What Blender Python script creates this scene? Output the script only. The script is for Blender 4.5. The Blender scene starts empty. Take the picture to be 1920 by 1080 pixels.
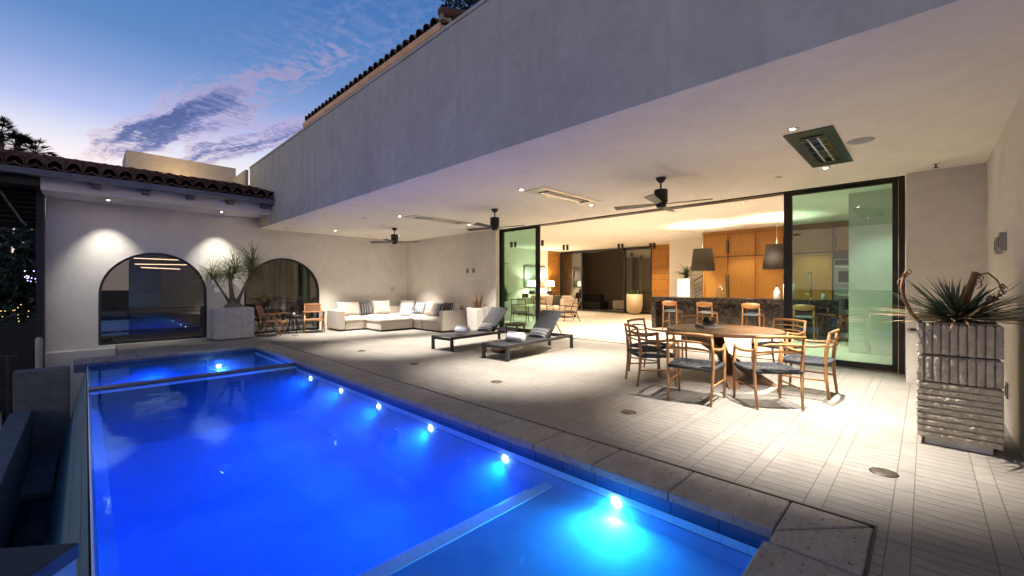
import bpy, math, random
from mathutils import Vector, Matrix, noise as mnoise
R = math.radians
PI = math.pi
scene = bpy.context.scene
col = scene.collection
rng = random.Random(7)

# ---------------------------------------------------------------- materials
def nodes_of(name):
    m = bpy.data.materials.new(name)
    m.use_nodes = True
    nt = m.node_tree
    nt.nodes.clear()
    out = nt.nodes.new('ShaderNodeOutputMaterial')
    return m, nt, out

def N(nt, typ, **kw):
    n = nt.nodes.new(typ)
    for k, v in kw.items():
        if k in n.inputs.keys():
            n.inputs[k].default_value = v
        else:
            setattr(n, k, v)
    return n

def L(nt, a, b):
    nt.links.new(a, b)

def math_n(nt, op, a, b=None, c=None, clamp=False):
    n = nt.nodes.new('ShaderNodeMath')
    n.operation = op
    n.use_clamp = clamp
    for i, v in enumerate((a, b, c)):
        if v is None:
            continue
        if isinstance(v, (int, float)):
            n.inputs[i].default_value = v
        else:
            nt.links.new(v, n.inputs[i])
    return n.outputs[0]

def mixc(nt, fac, a, b, typ='MIX'):
    n = nt.nodes.new('ShaderNodeMix')
    n.data_type = 'RGBA'
    n.blend_type = typ
    if isinstance(fac, (int, float)):
        n.inputs[0].default_value = fac
    else:
        nt.links.new(fac, n.inputs[0])
    for i, v in ((6, a), (7, b)):
        if isinstance(v, tuple):
            n.inputs[i].default_value = (*v[:3], 1)
        else:
            nt.links.new(v, n.inputs[i])
    return n.outputs[2]

def ramp(nt, fac, stops):
    n = nt.nodes.new('ShaderNodeValToRGB')
    e = n.color_ramp.elements
    while len(e) < len(stops):
        e.new(0.5)
    for i, (p, c) in enumerate(stops):
        e[i].position = p
        e[i].color = (*c, 1) if isinstance(c, tuple) else (c, c, c, 1)
    nt.links.new(fac, n.inputs[0])
    return n.outputs[0]

def coords(nt, stretch=None, kind='Object', rot=None):
    tc = nt.nodes.new('ShaderNodeTexCoord')
    mp = nt.nodes.new('ShaderNodeMapping')
    if stretch:
        mp.inputs['Scale'].default_value = stretch
    if rot:
        mp.inputs['Rotation'].default_value = rot
    nt.links.new(tc.outputs[kind], mp.inputs[0])
    return mp.outputs[0]

def noise_n(nt, vec, scale, detail=5, rough=.55, dist=0):
    n = nt.nodes.new('ShaderNodeTexNoise')
    n.inputs['Scale'].default_value = scale
    n.inputs['Detail'].default_value = detail
    n.inputs['Roughness'].default_value = rough
    n.inputs['Distortion'].default_value = dist
    nt.links.new(vec, n.inputs['Vector'])
    return n.outputs['Fac']

def bump_n(nt, h, strength, dist=.01):
    n = nt.nodes.new('ShaderNodeBump')
    n.inputs['Strength'].default_value = strength
    n.inputs['Distance'].default_value = dist
    nt.links.new(h, n.inputs['Height'])
    return n.outputs[0]

def mat(name, c1, c2=None, scale=6, rough=.6, metal=0, bump=0, bscale=60, stretch=None, spec=.5,
        emit=None, estr=0, dist=0, lo=.35, hi=.65, kind='Object', sheen=0, coat=0):
    m, nt, out = nodes_of(name)
    p = nt.nodes.new('ShaderNodeBsdfPrincipled')
    p.inputs['Roughness'].default_value = rough
    p.inputs['Metallic'].default_value = metal
    p.inputs['Specular IOR Level'].default_value = spec
    if sheen:
        p.inputs['Sheen Weight'].default_value = sheen
    if coat:
        p.inputs['Coat Weight'].default_value = coat
        p.inputs['Coat Roughness'].default_value = .15
    v = coords(nt, stretch, kind)
    if c2 is None:
        p.inputs['Base Color'].default_value = (*c1, 1)
    else:
        f = noise_n(nt, v, scale, 6, .6, dist)
        f = ramp(nt, f, [(lo, 0.0), (hi, 1.0)])
        L(nt, mixc(nt, f, c1, c2), p.inputs['Base Color'])
    if bump:
        h = noise_n(nt, v, bscale, 4)
        L(nt, bump_n(nt, h, bump), p.inputs['Normal'])
    if emit:
        p.inputs['Emission Color'].default_value = (*emit, 1)
        p.inputs['Emission Strength'].default_value = estr
    L(nt, p.outputs[0], out.inputs[0])
    return m

def wood(name, c1, c2, axis='X', rough=.45, scale=7, board=None):
    st = {'X': (1.2, 14, 14), 'Y': (14, 1.2, 14), 'Z': (14, 14, 1.2)}[axis]
    m, nt, out = nodes_of(name)
    p = nt.nodes.new('ShaderNodeBsdfPrincipled')
    p.inputs['Roughness'].default_value = rough
    v = coords(nt, st)
    f = noise_n(nt, v, scale * .35, 8, .65, .6)
    f = ramp(nt, f, [(.3, 0.0), (.7, 1.0)])
    c = mixc(nt, f, c1, c2)
    if board:
        tc = nt.nodes.new('ShaderNodeTexCoord')
        sp = nt.nodes.new('ShaderNodeSeparateXYZ')
        L(nt, tc.outputs['Object'], sp.inputs[0])
        k = math_n(nt, 'DIVIDE', sp.outputs[board[0]], board[1])
        fl = math_n(nt, 'FLOOR', k)
        wn = nt.nodes.new('ShaderNodeTexWhiteNoise')
        wn.noise_dimensions = '1D'
        L(nt, fl, wn.inputs['W'])
        c = mixc(nt, math_n(nt, 'MULTIPLY', wn.outputs['Value'], .45), c, tuple(x * .55 for x in c1))
        fr = math_n(nt, 'FRACT', k)
        ln = math_n(nt, 'LESS_THAN', fr, .03)
        c = mixc(nt, ln, c, tuple(x * .25 for x in c1))
    L(nt, c, p.inputs['Base Color'])
    L(nt, bump_n(nt, f, .12, .004), p.inputs['Normal'])
    L(nt, p.outputs[0], out.inputs[0])
    return m

def stucco(name, c1, c2, streak=0, bumpk=.25):
    m, nt, out = nodes_of(name)
    p = nt.nodes.new('ShaderNodeBsdfPrincipled')
    p.inputs['Roughness'].default_value = .85
    p.inputs['Specular IOR Level'].default_value = .25
    v = coords(nt)
    f1 = noise_n(nt, v, 1.1, 8, .62, .8)
    f2 = noise_n(nt, v, 7, 7, .65, .4)
    f = math_n(nt, 'ADD', math_n(nt, 'MULTIPLY', f1, .6), math_n(nt, 'MULTIPLY', f2, .4))
    c = mixc(nt, ramp(nt, f, [(.36, 0.0), (.64, 1.0)]), c1, c2)
    if streak:                                   # rain marks running down the face
        vs = coords(nt, (1.6, 1.6, .10))
        s = noise_n(nt, vs, 2.2, 6, .65)
        c = mixc(nt, math_n(nt, 'MULTIPLY', ramp(nt, s, [(.5, 0.0), (.75, 1.0)]), streak), c, tuple(x * .55 for x in c1))
    L(nt, c, p.inputs['Base Color'])
    h = noise_n(nt, v, 38, 6, .7)
    h = math_n(nt, 'ADD', h, math_n(nt, 'MULTIPLY', noise_n(nt, v, 5, 4), 1.2))
    L(nt, bump_n(nt, h, bumpk, .012), p.inputs['Normal'])
    L(nt, p.outputs[0], out.inputs[0])
    return m

def paving(name, c1, c2, dark, rough=.55):
    """travertine planks: wide rows of short planks between narrow rows, all in metres"""
    m, nt, out = nodes_of(name)
    p = nt.nodes.new('ShaderNodeBsdfPrincipled')
    tc = nt.nodes.new('ShaderNodeTexCoord')
    sp = nt.nodes.new('ShaderNodeSeparateXYZ')
    L(nt, tc.outputs['Object'], sp.inputs[0])
    X, Y = sp.outputs[0], sp.outputs[1]
    k = math_n(nt, 'DIVIDE', math_n(nt, 'SUBTRACT', Y, .05), .41)
    row = math_n(nt, 'FLOOR', k)
    fy = math_n(nt, 'MULTIPLY', math_n(nt, 'FRACT', k), .41)      # metres inside the row
    narrow = math_n(nt, 'LESS_THAN', fy, .10)
    jit = nt.nodes.new('ShaderNodeTexWhiteNoise')
    jit.noise_dimensions = '1D'
    L(nt, row, jit.inputs['W'])
    ox = math_n(nt, 'MULTIPLY', jit.outputs['Value'], .3)
    xs = math_n(nt, 'ADD', X, ox)
    pw = math_n(nt, 'ADD', .0985, math_n(nt, 'MULTIPLY', narrow, .31))   # plank pitch along X
    kx = math_n(nt, 'DIVIDE', xs, pw)
    ix = math_n(nt, 'FLOOR', kx)
    fx = math_n(nt, 'MULTIPLY', math_n(nt, 'FRACT', kx), pw)
    # joints
    jy = math_n(nt, 'MAXIMUM', math_n(nt, 'LESS_THAN', fy, .0055),
                math_n(nt, 'LESS_THAN', math_n(nt, 'ABSOLUTE', math_n(nt, 'SUBTRACT', fy, .10)), .003))
    jx = math_n(nt, 'LESS_THAN', fx, .0072)
    vec = nt.nodes.new('ShaderNodeCombineXYZ')
    L(nt, ix, vec.inputs[0]); L(nt, row, vec.inputs[1]); L(nt, narrow, vec.inputs[2])
    wn = nt.nodes.new('ShaderNodeTexWhiteNoise')
    L(nt, vec.outputs[0], wn.inputs['Vector'])
    # veins run along each plank's length
    v1 = coords(nt, (11, 3.2, 1))
    f1 = noise_n(nt, v1, 2.5, 8, .65, .5)
    v2 = coords(nt, (1, 1, 1))
    f2 = noise_n(nt, v2, .55, 5, .6)
    pits = noise_n(nt, coords(nt, (30, 12, 1)), 1.6, 5, .7)
    c = mixc(nt, ramp(nt, f1, [(.28, 0.0), (.72, 1.0)]), c1, c2)
    c = mixc(nt, math_n(nt, 'MULTIPLY', wn.outputs['Value'], .62), c, tuple(x * .62 for x in c2))
    c = mixc(nt, math_n(nt, 'MULTIPLY', ramp(nt, f2, [(.4, 0.0), (.68, 1.0)]), .5), c, dark)
    c = mixc(nt, math_n(nt, 'MULTIPLY', ramp(nt, pits, [(.62, 0.0), (.7, 1.0)]), .5), c, dark)
    c = mixc(nt, math_n(nt, 'MULTIPLY', jx, .92), c, (.05, .042, .034))
    c = mixc(nt, math_n(nt, 'MULTIPLY', jy, .66), c, (.03, .025, .02))
    L(nt, c, p.inputs['Base Color'])
    L(nt, math_n(nt, 'ADD', rough - .12, math_n(nt, 'MULTIPLY', f1, .3)), p.inputs['Roughness'])
    h = math_n(nt, 'SUBTRACT', math_n(nt, 'MULTIPLY', f1, .5), math_n(nt, 'MAXIMUM', jx, jy))
    h = math_n(nt, 'SUBTRACT', h, math_n(nt, 'MULTIPLY', ramp(nt, pits, [(.62, 0.0), (.72, 1.0)]), .5))
    L(nt, bump_n(nt, h, .35, .004), p.inputs['Normal'])
    L(nt, p.outputs[0], out.inputs[0])
    return m

def tiles_mat(name, c1, c2, w, h, axes=(1, 2), rough=.25, grout=(.02, .02, .03), gap=.02):
    m, nt, out = nodes_of(name)
    p = nt.nodes.new('ShaderNodeBsdfPrincipled')
    p.inputs['Roughness'].default_value = rough
    tc = nt.nodes.new('ShaderNodeTexCoord')
    sp = nt.nodes.new('ShaderNodeSeparateXYZ')
    L(nt, tc.outputs['Object'], sp.inputs[0])
    ku = math_n(nt, 'DIVIDE', sp.outputs[axes[0]], w)
    kv = math_n(nt, 'DIVIDE', sp.outputs[axes[1]], h)
    g = math_n(nt, 'MAXIMUM', math_n(nt, 'LESS_THAN', math_n(nt, 'FRACT', ku), gap * .4 / w),
               math_n(nt, 'LESS_THAN', math_n(nt, 'FRACT', kv), gap * .4 / h))
    cv = nt.nodes.new('ShaderNodeCombineXYZ')
    L(nt, math_n(nt, 'FLOOR', ku), cv.inputs[0]); L(nt, math_n(nt, 'FLOOR', kv), cv.inputs[1])
    wn = nt.nodes.new('ShaderNodeTexWhiteNoise')
    L(nt, cv.outputs[0], wn.inputs['Vector'])
    f = noise_n(nt, coords(nt), 4, 6)
    c = mixc(nt, math_n(nt, 'ADD', math_n(nt, 'MULTIPLY', wn.outputs['Value'], .5), math_n(nt, 'MULTIPLY', f, .5)), c1, c2)
    c = mixc(nt, g, c, grout)
    L(nt, c, p.inputs['Base Color'])
    L(nt, bump_n(nt, math_n(nt, 'SUBTRACT', math_n(nt, 'MULTIPLY', f, .3), g), .3, .003), p.inputs['Normal'])
    L(nt, p.outputs[0], out.inputs[0])
    return m

def schlick(nt, f0, normal=None):
    ge = nt.nodes.new('ShaderNodeNewGeometry')
    vm = nt.nodes.new('ShaderNodeVectorMath'); vm.operation = 'DOT_PRODUCT'
    L(nt, ge.outputs['Incoming'], vm.inputs[0])
    L(nt, normal if normal is not None else ge.outputs['Normal'], vm.inputs[1])
    c = math_n(nt, 'SUBTRACT', 1.0, math_n(nt, 'ABSOLUTE', vm.outputs['Value']), clamp=True)
    return math_n(nt, 'ADD', f0, math_n(nt, 'MULTIPLY', math_n(nt, 'POWER', c, 5.0), 1 - f0), clamp=True)

def glass(name, tint, ior=1.5, boost=.0, rough=0):
    m, nt, out = nodes_of(name)
    t = N(nt, 'ShaderNodeBsdfTransparent')
    t.inputs[0].default_value = (*tint, 1)
    g = N(nt, 'ShaderNodeBsdfGlossy')
    g.inputs['Roughness'].default_value = rough
    fac = math_n(nt, 'ADD', schlick(nt, ((ior - 1) / (ior + 1)) ** 2 * 2), boost, clamp=True)
    mx = nt.nodes.new('ShaderNodeMixShader')
    L(nt, fac, mx.inputs[0]); L(nt, t.outputs[0], mx.inputs[1]); L(nt, g.outputs[0], mx.inputs[2])
    L(nt, mx.outputs[0], out.inputs[0])
    return m

def water_mat(name, tint, bump=.085, scale=2.2, vol=0):
    m, nt, out = nodes_of(name)
    t = N(nt, 'ShaderNodeBsdfTransparent')
    t.inputs[0].default_value = (*tint, 1)
    g = N(nt, 'ShaderNodeBsdfGlossy')
    g.inputs['Roughness'].default_value = .012
    g.inputs[0].default_value = (.22, .48, 1.0, 1)
    v = coords(nt)
    h = math_n(nt, 'ADD', noise_n(nt, v, scale, 3, .5, .6), math_n(nt, 'MULTIPLY', noise_n(nt, v, scale * 4, 3), .18))
    b = bump_n(nt, h, bump, .05)
    L(nt, b, g.inputs['Normal'])
    fac = schlick(nt, .02, b)
    mx = nt.nodes.new('ShaderNodeMixShader')
    L(nt, fac, mx.inputs[0]); L(nt, t.outputs[0], mx.inputs[1]); L(nt, g.outputs[0], mx.inputs[2])
    L(nt, mx.outputs[0], out.inputs[0])
    if vol:
        pv = nt.nodes.new('ShaderNodeVolumePrincipled')
        pv.inputs['Color'].default_value = (.35, .65, 1.0, 1)
        pv.inputs['Density'].default_value = vol
        pv.inputs['Anisotropy'].default_value = .7
        L(nt, pv.outputs[0], out.inputs['Volume'])
    return m

def emitter(name, c, s):
    m, nt, out = nodes_of(name)
    e = N(nt, 'ShaderNodeEmission')
    e.inputs[0].default_value = (*c, 1)
    e.inputs[1].default_value = s
    L(nt, e.outputs[0], out.inputs[0])
    return m

def stripes(name, base, line, axis, pitch, width=.12):
    m, nt, out = nodes_of(name)
    p = nt.nodes.new('ShaderNodeBsdfPrincipled')
    p.inputs['Roughness'].default_value = .9
    p.inputs['Sheen Weight'].default_value = .3
    tc = nt.nodes.new('ShaderNodeTexCoord')
    sp = nt.nodes.new('ShaderNodeSeparateXYZ')
    L(nt, tc.outputs['Object'], sp.inputs[0])
    k = math_n(nt, 'FRACT', math_n(nt, 'ADD', math_n(nt, 'DIVIDE', sp.outputs[axis], pitch), .5))
    s = math_n(nt, 'LESS_THAN', k, width)
    f = noise_n(nt, coords(nt), 120, 3)
    c = mixc(nt, f, tuple(x * .75 for x in base), tuple(x * 1.2 for x in base))
    L(nt, mixc(nt, s, c, line), p.inputs['Base Color'])
    L(nt, bump_n(nt, f, .3, .003), p.inputs['Normal'])
    L(nt, p.outputs[0], out.inputs[0])
    return m

def marble(name):
    m, nt, out = nodes_of(name)
    p = nt.nodes.new('ShaderNodeBsdfPrincipled')
    p.inputs['Roughness'].default_value = .18
    v = coords(nt)
    a = noise_n(nt, v, 2.6, 9, .7, 2.2)
    b = math_n(nt, 'ABSOLUTE', math_n(nt, 'SUBTRACT', a, .5))
    vein = ramp(nt, b, [(.0, 1.0), (.018, 0.0)])
    a2 = noise_n(nt, v, 8, 9, .75, 1.5)
    b2 = math_n(nt, 'ABSOLUTE', math_n(nt, 'SUBTRACT', a2, .52))
    vein2 = ramp(nt, b2, [(.0, .22), (.010, 0.0)])
    vv = math_n(nt, 'MAXIMUM', math_n(nt, 'MULTIPLY', vein, a2), vein2, clamp=True)
    c = mixc(nt, ramp(nt, a2, [(.35, 0.0), (.7, 1.0)]), (.007, .006, .005), (.024, .019, .015))
    L(nt, mixc(nt, vv, c, (.26, .215, .175)), p.inputs['Base Color'])
    L(nt, p.outputs[0], out.inputs[0])
    return m

M = {}
M['stucco'] = stucco('warm_plaster', (.56, .52, .46), (.68, .64, .575))
M['fascia'] = stucco('fascia_plaster', (.49, .437, .33), (.62, .565, .44), streak=.30, bumpk=.22)
M['stucco_white'] = stucco('white_plaster', (.60, .57, .51), (.70, .67, .61))
M['ceiling'] = stucco('ceiling_plaster', (.74, .70, .615), (.84, .80, .715), bumpk=.14)
M['inwall'] = mat('interior_paint', (.72, .67, .60), (.76, .71, .64), rough=.7)
M['inceil'] = mat('interior_ceiling_paint', (.80, .77, .71), (.83, .80, .74), rough=.8)
M['brownwall'] = stucco('brown_plaster', (.33, .26, .19), (.40, .32, .24))
M['darkwall'] = mat('dark_wall_paint', (.012, .012, .014), (.02, .02, .022), rough=.7)
M['paving'] = paving('travertine_planks', (.20, .18, .153), (.355, .33, .29), (.10, .085, .067))
M['infloor'] = tiles_mat('interior_stone_tiles', (.47, .39, .30), (.55, .46, .36), 1.2, .6, (0, 1), .3, (.3, .24, .18), .012)
M['coping'] = None
M['black'] = mat('black_metal', (.012, .012, .013), rough=.45, metal=0)
M['blackmetal'] = mat('bronze_black_metal', (.02, .018, .016), (.03, .027, .024), rough=.38, metal=.5)
M['steel'] = mat('brushed_steel', (.50, .47, .42), (.60, .56, .50), scale=3, rough=.32, metal=1, stretch=(1, 30, 1))
M['chrome'] = mat('polished_reflector', (.85, .83, .78), rough=.06, metal=1)
M['copper'] = mat('copper_gutter', (.42, .25, .15), (.55, .36, .22), scale=3, rough=.42, metal=.5)
M['gutter'] = mat('dark_gutter', (.10, .105, .12), (.14, .145, .16), rough=.5, metal=.3)
M['lens'] = emitter('lamp_lens', (1.0, .93, .82), 40)
M['lens_soft'] = emitter('lamp_lens_interior', (1.0, .82, .58), 12)
M['heatglow'] = mat('quartz_tube', (.8, .78, .72), rough=.15, emit=(1, .9, .75), estr=.02)
M['tile_roof'] = mat('clay_roof_tile', (.085, .040, .024), (.17, .078, .045), scale=5, rough=.75, bump=.4, bscale=40)
M['shade'] = mat('charcoal_lamp_shade', (.035, .027, .022), (.05, .038, .03), scale=40, rough=.9)
M['lampshade'] = mat('lit_linen_shade', (.8, .72, .6), rough=.9, emit=(1.0, .78, .48), estr=5)
M['oakX'] = wood('warm_oak_along_x', (.30, .122, .016), (.42, .19, .032), 'X')
M['oakY'] = wood('warm_oak_along_y', (.30, .122, .016), (.42, .19, .032), 'Y')
M['oakZ'] = wood('warm_oak_along_z', (.30, .122, .016), (.42, .19, .032), 'Z')
M['chairwood'] = wood('chair_teak', (.27, .125, .040), (.43, .215, .08), 'Z')
M['chairwoodX'] = wood('chair_teak_rail', (.27, .125, .040), (.43, .215, .08), 'Y')
M['tablewood'] = wood('dark_teak_planks', (.125, .060, .024), (.22, .11, .048), 'X', rough=.5, board=(1, .13))
M['tableleg'] = wood('dark_teak_beam', (.095, .045, .018), (.165, .08, .035), 'Z', rough=.5)
M['stoolwood'] = wood('stool_wood', (.22, .092, .024), (.31, .135, .04), 'Y')
M['walnut'] = wood('walnut', (.07, .032, .014), (.13, .06, .026), 'X')
M['cord'] = mat('black_woven_cord', (.018, .021, .026), (.04, .045, .052), scale=60, rough=.8, bump=.4, bscale=180)
M['leather'] = mat('blue_black_leather', (.02, .03, .04), (.03, .042, .055), rough=.35)
M['sling'] = mat('charcoal_mesh_sling', (.020, .021, .025), (.034, .036, .041), scale=220, rough=.75, bump=.3, bscale=300)
M['loungeframe'] = mat('charcoal_aluminium', (.022, .022, .025), rough=.45)
M['sofa'] = mat('oatmeal_sofa_fabric', (.46, .405, .34), (.54, .48, .41), scale=30, rough=.92, bump=.35, bscale=220, sheen=.3)
M['sofa_white'] = mat('cream_sofa_fabric', (.62, .52, .42), (.68, .58, .47), scale=30, rough=.92, bump=.3, bscale=220)
M['towel'] = mat('white_towel', (.68, .69, .72), (.78, .79, .81), scale=40, rough=.98, bump=.6, bscale=160)
M['cream'] = mat('cream_cushion_fabric', (.47, .41, .35), (.54, .48, .41), scale=20, rough=.95, bump=.3, bscale=150)
M['str_dark'] = stripes('charcoal_striped_fabric', (.035, .037, .044), (.42, .42, .42), 1, .083)
M['str_blue'] = stripes('blue_grey_striped_fabric', (.13, .165, .19), (.62, .64, .64), 1, .075, .2)
M['str_lounge'] = stripes('grey_lumbar_striped_fabric', (.075, .075, .085), (.55, .54, .54), 2, .075, .09)
M['whiteplanter'] = mat('white_planter_plaster', (.70, .68, .64), (.76, .74, .70), rough=.6)
M['soil'] = mat('planter_soil', (.03, .022, .015), (.06, .045, .03), scale=20, rough=1, bump=.8, bscale=40)
M['stone'] = mat('rough_carved_stone', (.36, .315, .245), (.50, .445, .36), scale=14, rough=1, spec=0, bump=.9, bscale=85)
M['palestone'] = mat('pale_fluted_stone', (.46, .45, .43), (.56, .55, .53), scale=9, rough=.9, bump=.7, bscale=60)
M['bark'] = mat('grey_brown_bark', (.10, .075, .055), (.19, .15, .115), scale=14, rough=.9, bump=.8, bscale=40, stretch=(1, 1, .4))
M['deadbark'] = mat('dry_orange_stalk', (.15, .075, .03), (.26, .14, .06), scale=14, rough=.85, bump=.7, bscale=40, stretch=(4, 4, .6))
M['palmleaf'] = mat('olive_palm_leaf', (.085, .10, .022), (.19, .20, .06), scale=8, rough=.55)
M['yucca'] = mat('blue_green_yucca_leaf', (.035, .058, .036), (.075, .105, .06), scale=6, rough=.5)
M['dryleaf'] = mat('dry_straw_leaf', (.26, .17, .085), (.38, .27, .15), scale=6, rough=.8)
M['redleaf'] = mat('bronze_red_leaf', (.11, .035, .02), (.20, .075, .035), scale=8, rough=.45)
M['greenleaf'] = mat('deep_green_leaf', (.03, .06, .018), (.06, .10, .03), scale=8, rough=.45)
M['darkleaf'] = mat('dark_tree_leaf', (.012, .024, .012), (.03, .05, .022), scale=4, rough=.6)
M['tealleaf'] = mat('broad_shrub_leaf', (.03, .10, .05), (.05, .16, .075), scale=4, rough=.5)
M['marble'] = marble('dark_emperador_marble')
M['glass_green'] = glass('green_tinted_glass', (.32, .60, .53), 1.5, .02)
M['glass_clear'] = glass('clear_glass', (.86, .90, .88), 1.5, .0)
M['glass_dark'] = glass('window_glass', (.50, .53, .53), 1.5, .10)
M['glass_far'] = glass('far_glass', (.62, .66, .64), 1.5, .12)
M['poolplaster'] = mat('pool_plaster', (.07, .27, .58), (.18, .42, .76), scale=1.3, rough=.8, bump=.1, bscale=30)
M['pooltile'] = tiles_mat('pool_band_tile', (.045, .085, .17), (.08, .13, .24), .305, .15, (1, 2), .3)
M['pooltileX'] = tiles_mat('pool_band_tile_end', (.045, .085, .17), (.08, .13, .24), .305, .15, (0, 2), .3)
M['whitetile'] = tiles_mat('white_step_tile', (.86, .86, .88), (.92, .92, .92), .15, .15, (0, 1), .3, (.5, .5, .55), .008)
M['weirtile'] = tiles_mat('weir_wall_tile', (.15, .25, .29), (.22, .31, .34), .42, .30, (1, 2), .4, (.008, .012, .015), .03)
M['poollight'] = emitter('pool_lamp_lens', (.55, .72, 1.0), 45)
M['poollight_cyan'] = emitter('pool_lamp_lens_cyan', (.45, .95, 1.0), 50)
M['water'] = water_mat('pool_water', (.62, .86, 1.0), vol=.30)
M['trough_water'] = water_mat('catch_basin_water', (.25, .4, .6), .03)
M['concrete'] = mat('grey_wall_plaster', (.115, .11, .105), (.17, .16, .15), scale=5, rough=.9, bump=.3, bscale=50)
M['darkslat'] = mat('black_slat', (.018, .016, .015), (.03, .027, .025), rough=.7)
M['rail'] = mat('dark_steel_rail', (.05, .055, .065), rough=.35, metal=.8)
M['paper'] = mat('white_paper', (.75, .74, .7), rough=.8)
M['ceramic'] = mat('cream_ceramic', (.42, .32, .19), (.48, .37, .23), scale=5, rough=.6)
M['plate'] = mat('switch_plate', (.28, .27, .26), rough=.4)
M['plate_pale'] = mat('pale_switch_plate', (.50, .45, .39), rough=.5)
M['disc'] = mat('bronze_floor_disc', (.06, .045, .032), (.09, .07, .05), scale=20, rough=.5, metal=.4)
M['grass_dark'] = mat('dark_ground', (.012, .017, .010), (.03, .032, .02), scale=2, rough=1, bump=.5, bscale=8)
M['book'] = mat('pewter_book', (.15, .14, .12), (.22, .205, .18), rough=.5)
M['canemat'] = stripes('woven_cane', (.17, .080, .027), (.09, .04, .014), 1, .014, .3)

def coping_mat():
    m, nt, out = nodes_of('travertine_coping')
    p = nt.nodes.new('ShaderNodeBsdfPrincipled')
    p.inputs['Roughness'].default_value = .6
    v = coords(nt, (1, 3, 1))
    a = noise_n(nt, v, 3, 8, .65, .5)
    pits = noise_n(nt, coords(nt, (1, 1, 1)), 28, 6, .72)
    c = mixc(nt, ramp(nt, a, [(.3, 0.0), (.7, 1.0)]), (.23, .20, .155), (.35, .31, .25))
    pm = ramp(nt, pits, [(.57, 0.0), (.66, 1.0)])
    c = mixc(nt, pm, c, (.06, .05, .038))
    L(nt, c, p.inputs['Base Color'])
    L(nt, bump_n(nt, math_n(nt, 'SUBTRACT', math_n(nt, 'MULTIPLY', a, .4), pm), .5, .006), p.inputs['Normal'])
    L(nt, p.outputs[0], out.inputs[0])
    return m
M['coping'] = coping_mat()

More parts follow.
